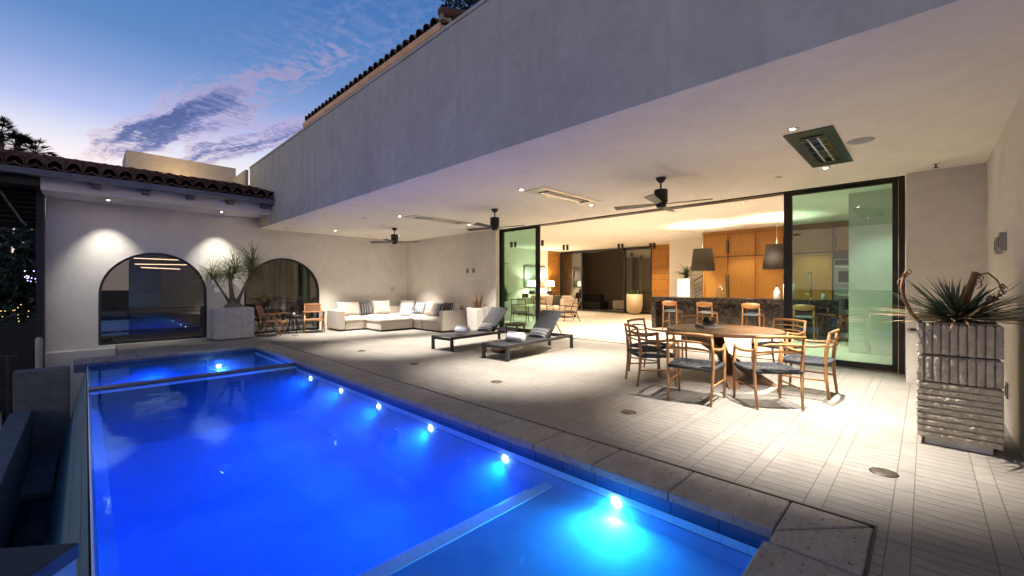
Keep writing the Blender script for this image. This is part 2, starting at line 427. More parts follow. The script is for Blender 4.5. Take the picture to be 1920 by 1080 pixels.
# ---------------------------------------------------------------- mesh builder
class MB:
    def __init__(self):
        self.v = []; self.f = []; self.s = []
    def add(self, vs, fs, smooth=False):
        b = len(self.v)
        self.v += [tuple(p) for p in vs]
        self.f += [tuple(i + b for i in f) for f in fs]
        self.s += [smooth] * len(fs)
        return self
    def box(self, c, s, rz=0, mtx=None):
        x, y, z = s[0] / 2, s[1] / 2, s[2] / 2
        vs = [Vector(p) for p in ((-x, -y, -z), (x, -y, -z), (x, y, -z), (-x, y, -z), (-x, -y, z), (x, -y, z), (x, y, z), (-x, y, z))]
        if rz:
            q = Matrix.Rotation(rz, 3, 'Z'); vs = [q @ p for p in vs]
        if mtx is not None:
            vs = [mtx @ p for p in vs]
        vs = [p + Vector(c) for p in vs]
        return self.add(vs, [(0, 3, 2, 1), (4, 5, 6, 7), (0, 1, 5, 4), (1, 2, 6, 5), (2, 3, 7, 6), (3, 0, 4, 7)])
    def bx(self, x0, x1, y0, y1, z0, z1):
        return self.box(((x0 + x1) / 2, (y0 + y1) / 2, (z0 + z1) / 2), (abs(x1 - x0), abs(y1 - y0), abs(z1 - z0)))
    def tube(self, pts, rad, n=8, cap=True, flat=1.0):
        pts = [Vector(p) for p in pts]
        if not isinstance(rad, (list, tuple)):
            rad = [rad] * len(pts)
        rings = []
        ref = None
        for i, p in enumerate(pts):
            t = (pts[min(i + 1, len(pts) - 1)] - pts[max(i - 1, 0)]).normalized()
            if ref is None:
                ref = Vector((0, 0, 1)) if abs(t.z) < .9 else Vector((1, 0, 0))
            u = (ref - t * ref.dot(t)).normalized()
            w = t.cross(u)
            ref = u
            rings.append([p + (u * math.cos(a) + w * math.sin(a) * flat) * rad[i] for a in (2 * PI * k / n for k in range(n))])
        vs = [q for r in rings for q in r]
        fs = []
        for i in range(len(pts) - 1):
            for k in range(n):
                a, b = i * n + k, i * n + (k + 1) % n
                fs.append((a, b, b + n, a + n))
        self.add(vs, fs, True)
        if cap:
            b = len(self.v) - len(vs)
            self.f += [tuple(b + k for k in range(n))[::-1], tuple(b + (len(pts) - 1) * n + k for k in range(n))]
            self.s += [False, False]
        return self
    def lathe(self, prof, n=24, c=(0, 0, 0), smooth=True):
        vs, fs = [], []
        for r, z in prof:
            for k in range(n):
                a = 2 * PI * k / n
                vs.append((c[0] + r * math.cos(a), c[1] + r * math.sin(a), c[2] + z))
        for i in range(len(prof) - 1):
            for k in range(n):
                a, b = i * n + k, i * n + (k + 1) % n
                fs.append((a, b, b + n, a + n))
        return self.add(vs, fs, smooth)
    def cyl(self, c, r, h, n=20, r2=None):
        r2 = r if r2 is None else r2
        return self.lathe([(0.0001, 0), (r, 0), (r, 0), (r2, h), (r2, h), (0.0001, h)], n, c, False)
    def blade(self, base, d, length, width, droop, seg=5, up=(0, 0, 1), tip=.05, twist=0):
        p = Vector(base); d = Vector(d).normalized()
        side = d.cross(Vector(up))
        if side.length < .05:
            side = Vector((1, 0, 0))
        side.normalize()
        if twist:
            side = Matrix.Rotation(twist, 3, d) @ side
        vs = []
        for i in range(seg + 1):
            t = i / seg
            w = width * (1 - t) ** .6 * .5 + tip * width * .2
            if i == 0:
                w = width * .42
            vs += [p - side * w, p + side * w]
            dd = (d + Vector((0, 0, -droop * t))).normalized()
            p = p + dd * (length / seg)
        return self.add(vs, [(2 * i, 2 * i + 1, 2 * i + 3, 2 * i + 2) for i in range(seg)], True)
    def prism(self, poly, axis, a, b):
        """poly in the plane normal to axis ('x': (y,z), 'y': (x,z), 'z': (x,y)), extruded from a to b"""
        def pt(q, t):
            return {'x': (t, q[0], q[1]), 'y': (q[0], t, q[1]), 'z': (q[0], q[1], t)}[axis]
        n = len(poly)
        vs = [pt(q, a) for q in poly] + [pt(q, b) for q in poly]
        fs = [tuple(range(n))[::-1], tuple(range(n, 2 * n))] + [(i, (i + 1) % n, n + (i + 1) % n, n + i) for i in range(n)]
        return self.add(vs, fs)
    def build(self, name, m, parent=None, bevel=0, seg=2, sub=0, smooth=False, loc=None, rot=None):
        me = bpy.data.meshes.new(name)
        me.from_pydata(self.v, [], self.f)
        me.polygons.foreach_set('use_smooth', [True] * len(self.f) if smooth else self.s)
        me.update()
        import bmesh
        bm = bmesh.new(); bm.from_mesh(me)
        bmesh.ops.recalc_face_normals(bm, faces=bm.faces)
        bm.to_mesh(me); bm.free()
        me.materials.append(m)
        o = bpy.data.objects.new(name, me)
        col.objects.link(o)
        if parent:
            o.parent = parent
        if loc:
            o.location = loc
        if rot:
            o.rotation_euler = rot
        if bevel:
            b = o.modifiers.new('bevel', 'BEVEL'); b.width = bevel; b.segments = seg; b.limit_method = 'ANGLE'; b.angle_limit = R(35)
        if sub:
            s = o.modifiers.new('subsurf', 'SUBSURF'); s.levels = sub; s.render_levels = sub
        return o

def thing(name, label, cat, loc=(0, 0, 0), rz=0, group=None):
    o = bpy.data.objects.new(name, None)
    o.empty_display_size = .1
    col.objects.link(o)
    o.location = loc
    o.rotation_euler = (0, 0, rz)
    o['label'] = label
    o['category'] = cat
    if group:
        o['group'] = group
    return o

def tag(o, label, cat, group=None):
    o['label'] = label; o['category'] = cat
    if group:
        o['group'] = group
    return o

def struct(o):
    o['kind'] = 'structure'
    return o

def copy_tree(o, label=None, group=None, loc=None, rz=None, parent=None):
    c = o.copy()
    col.objects.link(c)
    if parent:
        c.parent = parent
    if label:
        c['label'] = label
    if group:
        c['group'] = group
    if loc is not None:
        c.location = loc
    if rz is not None:
        c.rotation_euler = (0, 0, rz)
    for ch in list(o.children):
        copy_tree(ch, parent=c)
    return c

def light(kind, name, loc, energy, color, parent=None, size=.05, spot=None, blend=.5, aim=None):
    d = bpy.data.lights.new(name, kind)
    d.energy = energy
    d.color = color
    if kind == 'SPOT':
        d.spot_size = spot; d.spot_blend = blend; d.shadow_soft_size = size
    elif kind == 'POINT':
        d.shadow_soft_size = size
    elif kind == 'AREA':
        d.shape = 'DISK'; d.size = size
    o = bpy.data.objects.new(name, d)
    col.objects.link(o)
    o.location = loc
    if aim is not None:
        o.rotation_euler = (Vector(aim) - Vector(loc)).to_track_quat('-Z', 'Y').to_euler()
    if parent:
        o.parent = parent
    return o

def pillow(name, m, w, h, t, parent=None, seed=0):
    """cushion standing in its local YZ plane, thickness along X, base at z=0"""
    r = random.Random(seed)
    n = 10
    mb = MB()
    vs = []
    for side in (1, -1):
        for j in range(n + 1):
            for i in range(n + 1):
                u, v = i / n * 2 - 1, j / n * 2 - 1
                k = (max(0, 1 - u * u) * max(0, 1 - v * v)) ** .42
                pin = 1 - .07 * (1 - abs(u) ** 2) * (abs(v) ** 6) 
                pinu = 1 - .07 * (1 - abs(v) ** 2) * (abs(u) ** 6)
                x = side * t / 2 * k * (1 + .10 * mnoise.noise((u * 2 + seed, v * 2, side)))
                vs.append((x, u * w / 2 * pinu, h / 2 + v * h / 2 * pin))
    m1 = (n + 1) * (n + 1)
    fs = []
    for s in range(2):
        for j in range(n):
            for i in range(n):
                a = s * m1 + j * (n + 1) + i
                q = (a, a + 1, a + n + 2, a + n + 1)
                fs.append(q if s == 0 else q[::-1])
    mb.add(vs, fs, True)
    return mb.build(name, m, parent)

def seat_cushion(mb, x0, x1, y0, y1, z0, z1, seed=0):
    nx, ny, nz = 14, 14, 4
    def sh(u, v, w):
        # w: 0 bottom .. 1 top ; superellipse rounding with sag and crumple
        x = x0 + (x1 - x0) * u; y = y0 + (y1 - y0) * v
        e = min(u, 1 - u, v, 1 - v)
        dome = (1 - math.exp(-e * 9))
        n_ = mnoise.noise((x * 3.5 + seed, y * 3.5, seed * 1.7)) * .014
        zt = z1 - (1 - dome) * .055 + n_
        return (x, y, z0 + (zt - z0) * w)
    vs, idx, fs = [], {}, []
    def gv(i, j, k):
        key = (i, j, k)
        if key not in idx:
            u, v, w = i / nx, j / ny, k / nz
            b = math.sin(PI * w) * .018
            p = sh(u, v, w)
            px = p[0] + (b if i == nx else -b if i == 0 else 0)
            py = p[1] + (b if j == ny else -b if j == 0 else 0)
            idx[key] = len(vs); vs.append((px, py, p[2]))
        return idx[key]
    for i in range(nx):
        for j in range(ny):
            fs.append((gv(i, j, nz), gv(i + 1, j, nz), gv(i + 1, j + 1, nz), gv(i, j + 1, nz)))
            fs.append((gv(i, j, 0), gv(i, j + 1, 0), gv(i + 1, j + 1, 0), gv(i + 1, j, 0)))
    for k in range(nz):
        for i in range(nx):
            fs.append((gv(i, 0, k), gv(i + 1, 0, k), gv(i + 1, 0, k + 1), gv(i, 0, k + 1)))
            fs.append((gv(i + 1, ny, k), gv(i, ny, k), gv(i, ny, k + 1), gv(i + 1, ny, k + 1)))
        for j in range(ny):
            fs.append((gv(0, j + 1, k), gv(0, j, k), gv(0, j, k + 1), gv(0, j + 1, k + 1)))
            fs.append((gv(nx, j, k), gv(nx, j + 1, k), gv(nx, j + 1, k + 1), gv(nx, j, k + 1)))
    mb.add(vs, fs, True)
    return mb

def rough_panel(mb, p0, U, V, nrm, w, h, amp, res=.02, seed=0, depth=.05):
    """split-faced stone bar: a noisy front face with closed sides; p0 lower-left corner, U along width, V along height"""
    p0, U, V, nrm = Vector(p0), Vector(U), Vector(V), Vector(nrm)
    nu, nv = max(2, int(w / res)), max(2, int(h / res))
    vs = []
    for j in range(nv + 1):
        for i in range(nu + 1):
            q = p0 + U * (w * i / nu) + V * (h * j / nv)
            e = 0 if i in (0, nu) or j in (0, nv) else 1
            nn = mnoise.fractal(q * 34 + Vector((seed, seed * 2, 0)), .8, 2.0, 5)
            mm = mnoise.noise(q * 9 + Vector((seed, 0, 3)))
            vs.append(q + nrm * ((amp * (.5 + .7 * nn + .4 * mm)) * (1 if e else .15)) )
    fs = [(j * (nu + 1) + i, j * (nu + 1) + i + 1, (j + 1) * (nu + 1) + i + 1, (j + 1) * (nu + 1) + i) for j in range(nv) for i in range(nu)]
    mb.add(vs, fs, True)
    b = [p0 - nrm * depth, p0 + U * w - nrm * depth, p0 + U * w + V * h - nrm * depth, p0 + V * h - nrm * depth]
    f = [p0, p0 + U * w, p0 + U * w + V * h, p0 + V * h]
    f = [q + nrm * amp * .05 for q in f]
    mb.add(b + f, [(0, 1, 5, 4), (1, 2, 6, 5), (2, 3, 7, 6), (3, 0, 4, 7), (3, 2, 1, 0)])
    return mb
# ---------------------------------------------------------------- ground, terrace, floors
FX = 3.45      # beam face
WX = 8.25      # terrace wall face
BY = 13.5      # arch wall face
CZ = 3.0       # terrace ceiling
struct(MB().add([(-400, -400, -2.4), (400, -400, -2.4), (400, 400, -2.4), (-400, 400, -2.4)], [(0, 1, 2, 3)]).build('ground', M['grass_dark']))
mb = MB()
mb.bx(3.225, 9.0, -.57, BY, -.2, 0)
mb.bx(-.9, 3.225, -4.0, .195, -.2, 0)
mb.bx(3.225, 3.45, -4.0, -.57, -.2, 0)
mb.bx(.50, 3.225, 11.545, BY, -.2, 0)
struct(mb.build('terrace_floor', M['paving']))
struct(MB().bx(9.0, 24.5, -1.2, 15.0, -.2, 0).build('interior_floor', M['infloor']))
struct(MB().bx(-.4, 8.1, 13.7, 19.5, -.2, -.004).build('dining_room_floor', M['infloor']))
mb = MB()
mb.bx(3.209, 3.225, .195, 11.55, -.05, .003)
mb.bx(1.2, 3.209, .195, .209, -.05, .003)
struct(mb.build('slot_drain', M['black']))

# ---------------------------------------------------------------- swimming pool
PX0, PX1, PY0, PY1, WZ = .033, 2.78, .62, 11.10, -.105
pool = thing('swimming_pool', 'long lap pool glowing electric blue beside the stone terrace', 'pool', (1.4, 6, 0))
def pb(mbx, name, m, **k):
    o = mbx.build(name, m, None, **k)
    o.parent = pool
    o.matrix_parent_inverse = Matrix.Translation((-1.4, -6, 0))
    return o
mb = MB()
mb.bx(PX0 - .02, PX1 + .1, PY0 - .1, PY1 + .1, -1.5, -1.0)          # deep floor
mb.bx(PX0 + .12, PX1, PY0, 2.34, -1.0, -.31)                        # sun shelf
mb.bx(PX0 + .12, PX1, 2.34, 2.455, -1.0, -.375)                      # step below it
mb.bx(PX0 + .12, PX1, 8.42, PY1, -1.0, -.70)                        # spa floor
mb.bx(PX0 + .12, PX1, 10.55, PY1, -.70, -.36)                        # spa bench
mb.bx(1.9, PX1, 8.66, 10.55, -.70, -.36)
mb.bx(PX1, PX1 + .2, PY0 - .2, PY1 + .2, -1.5, -.215)
mb.bx(PX0, PX1, PY0 - .2, PY0, -1.5, -.215)
mb.bx(PX0, PX1, PY1, PY1 + .2, -1.5, -.215)
mb.prism([(PX0 - .01, -1.5), (PX0 + .12, -1.5), (PX0 + .12, -.40), (PX0 + .03, -.34), (PX0 + .02, -.14), (PX0 - .01, -.14)], 'y', PY0, PY1)
pb(mb, 'pool_shell', M['poolplaster'])
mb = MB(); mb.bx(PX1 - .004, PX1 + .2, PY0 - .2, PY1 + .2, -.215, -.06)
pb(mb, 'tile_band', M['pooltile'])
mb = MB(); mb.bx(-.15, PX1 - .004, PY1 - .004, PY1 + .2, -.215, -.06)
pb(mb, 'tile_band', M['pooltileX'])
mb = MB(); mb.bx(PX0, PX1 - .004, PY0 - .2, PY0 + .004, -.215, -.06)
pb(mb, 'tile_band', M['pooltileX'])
mb = MB(); mb.bx(PX0 + .125, PX1 - .001, 2.25, 2.348, -.32, -.302); mb.bx(PX0 + .125, PX1 - .10, 2.36, 2.463, -.385, -.367)
mb.bx(PX0 + .125, PX1 - .03, 2.34, 2.348, -.36, -.32); mb.bx(PX0 + .125, PX1 - .1, 2.455, 2.463, -.44, -.385)
pb(mb, 'step_tile_strip', M['whitetile'])
mb = MB(); mb.bx(PX0, PX1 - .006, 8.42, 8.64, -1.0, -.082)
pb(mb, 'spa_divider_wall', mat('dark_divider_stone', (.055, .06, .068), (.085, .09, .10), scale=9, rough=.35), bevel=.006)
mb = MB(); mb.bx(PX0 + .01, PX1 - .006, 8.385, 8.42, -.15, -.112)
pb(mb, 'divider_edge_trim', M['whitetile'])
mb = MB(); mb.bx(PX0 - .010, PX0 + .003, PY0, PY1, -.2, -.100)
pb(mb, 'overflow_edge', mat('pale_overflow_edge', (.82, .86, .92), rough=.3, coat=.5), bevel=.004)
mb = MB(); mb.bx(PX1 - .008, PX1 - .0041, PY0 + .01, PY1 - .01, -.205, -.150)
pb(mb, 'waterline_glow_strip', M['whitetile'])  # pale strip stands for the bright refracted light along the waterline
# rounded travertine coping, one mesh per side so that the joints are real gaps
def coping_stone(mbx, x0, x1, y0, y1):
    g = .0025
    mbx.bx(x0 + g, x1 - g, y0 + g, y1 - g, -.062, .001)
cs = MB()
y = .63 + .002
ys = [.62]
while y < 11.0:
    ys.append(y + .61 if len(ys) > 1 else 1.24); y = ys[-1]
ys = [q for q in ys if q < 11.0] + [11.10]
for a, b in zip(ys[:-1], ys[1:]):
    if b - a > .05:
        coping_stone(cs, PX1 - .018, 3.208, a, b)
# mitred corner
cs.prism([(PX1 - .015, .617), (3.206, .617), (3.206, .222)], 'z', -.062, .001)
cs.prism([(PX1 - .018, .612), (3.20, .212), (2.62, .212), (2.62, .612)], 'z', -.062, .001)
x = 2.615
while x > -.5:
    coping_stone(cs, x - .61, x, .212, .638); x -= .61
x = 3.208
for i in range(6):
    x0 = max(x - .62, -.16)
    coping_stone(cs, x0, x, 11.085, 11.545); x = x0
    if x <= -.15:
        break
pb(cs, 'coping', M['coping'], bevel=.012, seg=3)
# weir wall sloping down outside the overflow edge
mb = MB(); mb.add([(PX0 - .014, .62, -.11), (PX0 - .014, 11.1, -.11), (PX0 - .42, 11.1, -1.9), (PX0 - .42, .62, -1.9)], [(0, 1, 2, 3)])
mb.add([(PX0 - .02, .62, -.11), (PX0 - .02, 11.1, -.11), (PX0 - .02, 11.1, -1.9), (PX0 - .02, .62, -1.9)], [(3, 2, 1, 0)])
pb(mb, 'weir_wall', M['weirtile'])
# pool lamps on the terrace side
for yy in (8.05 - .36, 6.44, 5.25, 4.04, 2.82):
    mb = MB(); mb.lathe([(.0001, -.012), (.023, -.012), (.034, 0)], 16)
    o = pb(mb, 'pool_lamp', M['poollight'])
    o.location = (PX1 - .004, yy, -.235); o.rotation_euler = (0, PI / 2, 0)
    l = light('AREA', 'pool_lamp_beam', (PX1 - .05, yy, -.30), 17.5, (.0, .11, 1.0), size=.10, aim=(PX1 - 2.2, yy, -.62))
    l.data.spread = R(125)
mb = MB(); mb.lathe([(.0001, -.012), (.03, -.012), (.042, 0)], 16)
o = pb(mb, 'pool_lamp', M['poollight_cyan'])
o['label'] = 'cyan white lamp above the sun shelf'
o.location = (PX1 - .004, 1.64, -.215); o.rotation_euler = (0, PI / 2, 0)
l = light('AREA', 'pool_lamp_beam', (PX1 - .05, 1.62, -.26), 23, (.02, .48, 1.0), size=.07, aim=(PX1 - 1.3, 1.35, -.34))
l.data.spread = R(170)
mb = MB(); mb.lathe([(.0001, -.012), (.026, -.012), (.036, 0)], 16)
o = pb(mb, 'spa_lamp', M['poollight'])
o.location = (1.96, 10.545, -.30); o.rotation_euler = (PI / 2, 0, 0)
l = light('AREA', 'spa_lamp_beam', (1.96, 10.42, -.29), 11, (.03, .14, 1.0), size=.08, aim=(1.6, 8.7, -.8)); l.data.spread = R(170)
l = light('AREA', 'spa_lamp_beam', (.9, 10.45, -.42), 13, (.0, .09, 1.0), size=.08, aim=(.8, 8.7, -.8)); l.data.spread = R(170)
# a floor drain cover and a grab rail seen through the water
mb = MB(); mb.lathe([(.0001, .012), (.10, .012), (.115, 0)], 24)
o = pb(mb, 'main_drain_cover', mat('pale_drain_cover', (.5, .55, .6), rough=.4)); o.location = (1.25, 6.6, -1.0)
for ya, yb, zb in ((8.64, PY1, -1.2), (PY0, 8.42, -1.2)):
    struct(MB().bx(PX0 - .002, PX1 + .02, ya, yb, zb, WZ).build('water', M['water']))

# catch basin and lower walls left of the pool
bas = thing('catch_basin', 'dark low trough of plastered walls catching the pool overflow', 'basin', (-.6, 6, -2))
def bb(mbx, name, m, **k):
    o = mbx.build(name, m, None, **k); o.parent = bas
    o.matrix_parent_inverse = Matrix.Translation((.6, -6, 2)); return o
bb(MB().bx(-.89, -.64, -3, 10.95, -2.4, -.75), 'basin_wall', M['concrete'], bevel=.012)
bb(MB().bx(-.64, PX0 - .36, 8.9, 10.95, -2.3, -1.52), 'basin_step', M['concrete'], bevel=.01)
bb(MB().bx(-.50, PX0 - .36, 2.0, 7.2, -2.3, -1.575), 'basin_low_block', M['concrete'], bevel=.01)  # low block just above the basin water
bb(MB().bx(-.64, PX0 - .4, -3, 8.9, -2.39, -2.2), 'basin_floor', M['darkwall'])
struct(MB().add([(-.64, -3, -1.6), (PX0 - .34, -3, -1.6), (PX0 - .34, 8.9, -1.6), (-.64, 8.9, -1.6)], [(0, 1, 2, 3)]).build('basin_water', M['trough_water']))
o = MB().bx(-.86, -.20, 11.0, 11.35, -2.4, -.09).build('retaining_wall', M['concrete'], bevel=.012)
tag(o, 'short grey plastered retaining wall at the far end of the catch basin', 'wall')
# plastered pier near the camera, seen at the bottom left corner
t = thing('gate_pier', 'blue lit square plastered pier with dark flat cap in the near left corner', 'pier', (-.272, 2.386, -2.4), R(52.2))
MB().bx(-.195, .195, -.165, .165, 0, 2.70).build('shaft', mat('blue_lit_plaster', (.14, .20, .30), (.18, .25, .35), rough=.7), t, bevel=.01)  # blue light on the shaft is put into its plaster colour
MB().bx(-.2, .2, -.17, .17, 2.70, 2.76).build('cap', M['darkwall'], t, bevel=.006)

# ---------------------------------------------------------------- house
house = thing('house', 'modern plastered house with deep covered terrace, sliding glass doors and tiled roofs', 'house', (0, 0, 0))
def hb(mbx, name, m, parent=None, **k):
    return mbx.build(name, m, parent or house, **k)
def arch_wall(mbx, x0, x1, y0, y1, z0, z1, arches, r, zs, zb):
    """wall with round-headed openings; front at y0, back at y1"""
    xs = [x0]
    n = 28
    for cx in arches:
        mbx.bx(xs[-1], cx - r, y0, y1, z0, z1)
        mbx.bx(cx - r, cx + r, y0, y1, z0, zb)
        pts = [(cx - r * math.cos(PI * i / n), zs + r * math.sin(PI * i / n)) for i in range(n + 1)]
        for (ax, az), (bx_, bz) in zip(pts[:-1], pts[1:]):
            mbx.add([(ax, y0, az), (bx_, y0, bz), (bx_, y0, z1), (ax, y0, z1), (ax, y1, az), (bx_, y1, bz), (bx_, y1, z1), (ax, y1, z1)],
                    [(0, 1, 2, 3), (7, 6, 5, 4), (0, 4, 5, 1)])
        for sx in (-1, 1):
            X = cx + sx * r
            mbx.add([(X, y0, zb), (X, y1, zb), (X, y1, zs), (X, y0, zs)], [(0, 1, 2, 3)])
        xs.append(cx + r)
    mbx.bx(xs[-1], x1, y0, y1, z0, z1)
AR, AZ, AB = 1.02, 1.18, .015
ARCH = (1.23, 4.12)
# one continuous wall, second arch straddles the beam line
mb = MB(); arch_wall(mb, -.6, 8.38, BY, BY + .2, -2.4, 3.01, ARCH, AR, AZ, AB); mb.bx(-.6, 3.66, BY, BY + .2, 3.01, 3.285)
hb(mb, 'arch_wall', M['stucco_white'])
mb = MB(); mb.bx(-.66, .50, BY - .06, BY, -2.4, -.055)
hb(mb, 'wall_plinth', M['stucco'], bevel=.01)
for i, cx in enumerate(ARCH):
    n = 30
    def arcp(r, y):
        return [(cx - r, y, AB)] + [(cx - r * math.cos(PI * k / n), y, AZ + r * math.sin(PI * k / n)) for k in range(n + 1)] + [(cx + r, y, AB)]
    mb = MB()
    y0, y1 = BY + .03, BY + .10
    a, b, c, d = arcp(AR, y0), arcp(AR - .05, y0), arcp(AR, y1), arcp(AR - .05, y1)
    m_ = len(a)
    mb.add(a + b + c + d, [q for k in range(m_ - 1) for q in ((k, k + 1, m_ + k + 1, m_ + k), (2 * m_ + k, 3 * m_ + k, 3 * m_ + k + 1, 2 * m_ + k + 1), (m_ + k, m_ + k + 1, 3 * m_ + k + 1, 3 * m_ + k))])
    mb.bx(cx - AR + .051, cx + AR - .051, y0, y1, AB, AB + .055)
    fr = hb(mb, 'arched_window', M['black'])
    p = arcp(AR - .03, BY + .07)
    MB().add(p, [tuple(range(len(p)))]).build('pane', M['glass_dark'], fr)
hb(MB().bx(WX, WX + .13, 8.76, BY, 0, CZ), 'terrace_wall', M['stucco'])
hb(MB().bx(WX, WX + .13, -.57, .196, 0, CZ), 'door_pier', M['stucco'])
hb(MB().bx(1.5, 8.38, -.77, -.57, -.2, CZ), 'side_wall', M['stucco'])
hb(MB().bx(FX + .004, 8.38, -.57, BY - .0015, CZ, 3.5), 'terrace_ceiling', M['ceiling'])
hb(MB().bx(FX, 3.66, -4, BY - .001, CZ + .004, 4.88).bx(FX, 3.66, BY - .001, 14.4, 3.30, 4.88), 'beam', M['fascia'], bevel=.008)
hb(MB().bx(FX - .012, FX + .26, -4, 14.4, 4.881, 4.93), 'beam_cap', M['fascia'])
# roof deck behind the beam
hb(MB().bx(3.662, 19.2, -1.4, 15.2, 3.501, 3.7), 'roof_deck', M['concrete'])
# interior shell
hb(MB().bx(8.381, 19.2, -1.2, 15.0, 3.3, 3.5), 'interior_ceiling', M['inceil'])
mb = MB()
mb.bx(11.1, 16.6, -1.0, 1.13, 0, 3.3)                 # white wall end seen through the right pane
hb(mb, 'interior_wall', M['inwall'])
hb(MB().bx(8.39, 19.2, -1.2, -1.0, 0, 3.3), 'interior_wall', M['inwall'])
hb(MB().bx(16.33, 16.6, 1.13, 5.80, 0, 3.3).bx(17.3, 17.5, 5.6, 7.7, 0, 3.3).bx(17.5, 19.2, 7.5, 7.7, 0, 3.3).bx(16.6, 17.3, 5.6, 5.75, 0, 3.3), 'interior_wall', M['inwall'])
hb(MB().bx(9.25, 19.2, 14.9, 15.0, 0, 3.3), 'interior_wall', M['inwall'])
hb(MB().bx(9.12, 9.25, 9.6, 15.0, 0, 3.3), 'interior_wall', M['inwall'])
# timber panelling: stack of upright pairs and lying boards
def panelling(name, x0, x1, y0, y1, face):
    mb = MB()
    z = 0; k = 0
    while z < 3.28:
        if k % 3 == 0:
            h = min(.55, 3.29 - z)
            for s in (0, 1):
                if face == 'x':
                    ym = (y0 + y1) / 2
                    mb.bx(x0, x1, (y0 if s == 0 else ym) + .006, (ym if s == 0 else y1) - .006, z + .006, z + h - .006)
                else:
                    xm = (x0 + x1) / 2
                    mb.bx((x0 if s == 0 else xm) + .006, (xm if s == 0 else x1) - .006, y0, y1, z + .006, z + h - .006)
        else:
            h = min(.28, 3.29 - z)
            if face == 'x':
                mb.bx(x0, x1, y0 + .006, y1 - .006, z + .006, z + h - .006)
            else:
                mb.bx(x0 + .006, x1 - .006, y0, y1, z + .006, z + h - .006)
        z += h; k += 1
    return hb(mb, name, M['oakZ'], bevel=.003)
panelling('timber_panel', 18.93, 18.99, 7.72, 9.28, 'x')
panelling('timber_panel', 17.95, 18.93, 14.83, 14.88, 'y')
hb(MB().bx(19.0, 19.2, 7.7, 9.3, 0, 3.3), 'interior_wall', M['darkwall'])
# far glazing onto the back patio
mb = MB()
for y in (9.32, 10.75, 13.35, 14.78):
    mb.bx(18.98, 19.08, y - .04, y + .04, 0, 3.25)
mb.bx(18.98, 19.08, 9.36, 14.74, 3.15, 3.25); mb.bx(18.98, 19.08, 9.36, 14.74, 0, .08)
fg = hb(mb, 'far_glass_door', M['black'])
MB().add([(19.03, 9.37, .08), (19.03, 10.70, .08), (19.03, 10.70, 3.15), (19.03, 9.37, 3.15)], [(0, 1, 2, 3)]).build('pane', M['glass_far'], fg)
MB().add([(19.03, 13.4, .08), (19.03, 14.73, .08), (19.03, 14.73, 3.15), (19.03, 13.4, 3.15)], [(0, 1, 2, 3)]).build('pane', M['glass_far'], fg)
o = MB().bx(24.0, 24.3, 4, 20, 0, 3.6).build('patio_wall', M['brownwall']); tag(o, 'brown plastered wall closing the back patio beyond the far glass doors', 'wall')
hb(MB().bx(19.201, 24.3, 4, 20, 3.601, 3.75), 'patio_sky_cover', M['concrete'])  # unseen cover added to keep sky light off the patio wall
for q in ((19.3, 24.0, 19.8, 20), (19.3, 24.0, 4, 4.2), (19.2, 19.3, 15.0, 20)):
    hb(MB().bx(*q, 0, 3.6), 'patio_sky_screen', M['brownwall'])  # unseen end walls added to shut sky light out of the patio
# sliding door frames
mb = MB()
mb.bx(9.0, 9.24, .226, 9.49, 3.095, 3.299)
mb.bx(9.0, 9.24, .226, .30, .001, 3.095); mb.bx(9.0, 9.24, 9.42, 9.49, .001, 3.095)
mb.bx(9.0, 9.03, .31, 9.41, .001, .012); mb.bx(9.05, 9.06, 1.9, 7.75, -.01, .006)
hb(mb, 'door_frame', M['blackmetal'], bevel=.003)
def slide(y0, y1, x, st0=.075, st1=.12):
    mb = MB()
    mb.bx(x, x + .05, y0, y0 + st0, .013, 3.094); mb.bx(x, x + .05, y1 - st1, y1, .013, 3.094)
    mb.bx(x, x + .05, y0 + st0, y1 - st1, .013, .12); mb.bx(x, x + .05, y0 + st0, y1 - st1, 3.03, 3.094)
    f = hb(mb, 'sliding_glass_door', M['blackmetal'], bevel=.003)
    MB().add([(x + .025, y0 + st0, .12), (x + .025, y1 - st1, .12), (x + .025, y1 - st1, 3.03), (x + .025, y0 + st0, 3.03)], [(0, 1, 2, 3)]).build('pane', M['glass_green'], f)
slide(.305, 1.86, 9.035, .07, .13)
slide(7.80, 9.41, 9.035, .15, .06)
# room behind the arched windows
mb = MB()
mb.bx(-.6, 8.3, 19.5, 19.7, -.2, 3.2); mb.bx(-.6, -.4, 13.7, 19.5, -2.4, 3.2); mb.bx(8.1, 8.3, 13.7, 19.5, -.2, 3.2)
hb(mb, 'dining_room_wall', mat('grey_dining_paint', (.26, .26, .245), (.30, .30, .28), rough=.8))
hb(MB().bx(-3.6, -.63, 12.4, 13.45, 3.35, 3.6), 'dark_soffit', M['darkslat'])
hb(MB().bx(-.6, 8.3, 13.7, 19.7, 3.2, 3.289), 'dining_room_ceiling', M['inceil'])
# eaves box over the arch wall
hb(MB().bx(-.62, FX - .001, 12.42, BY, 3.286, 3.62), 'eaves_box', M['stucco_white'], bevel=.005)
hb(MB().bx(-.60, FX - .001, BY, 14.9, 3.29, 3.62), 'roof_base', M['stucco_white'])
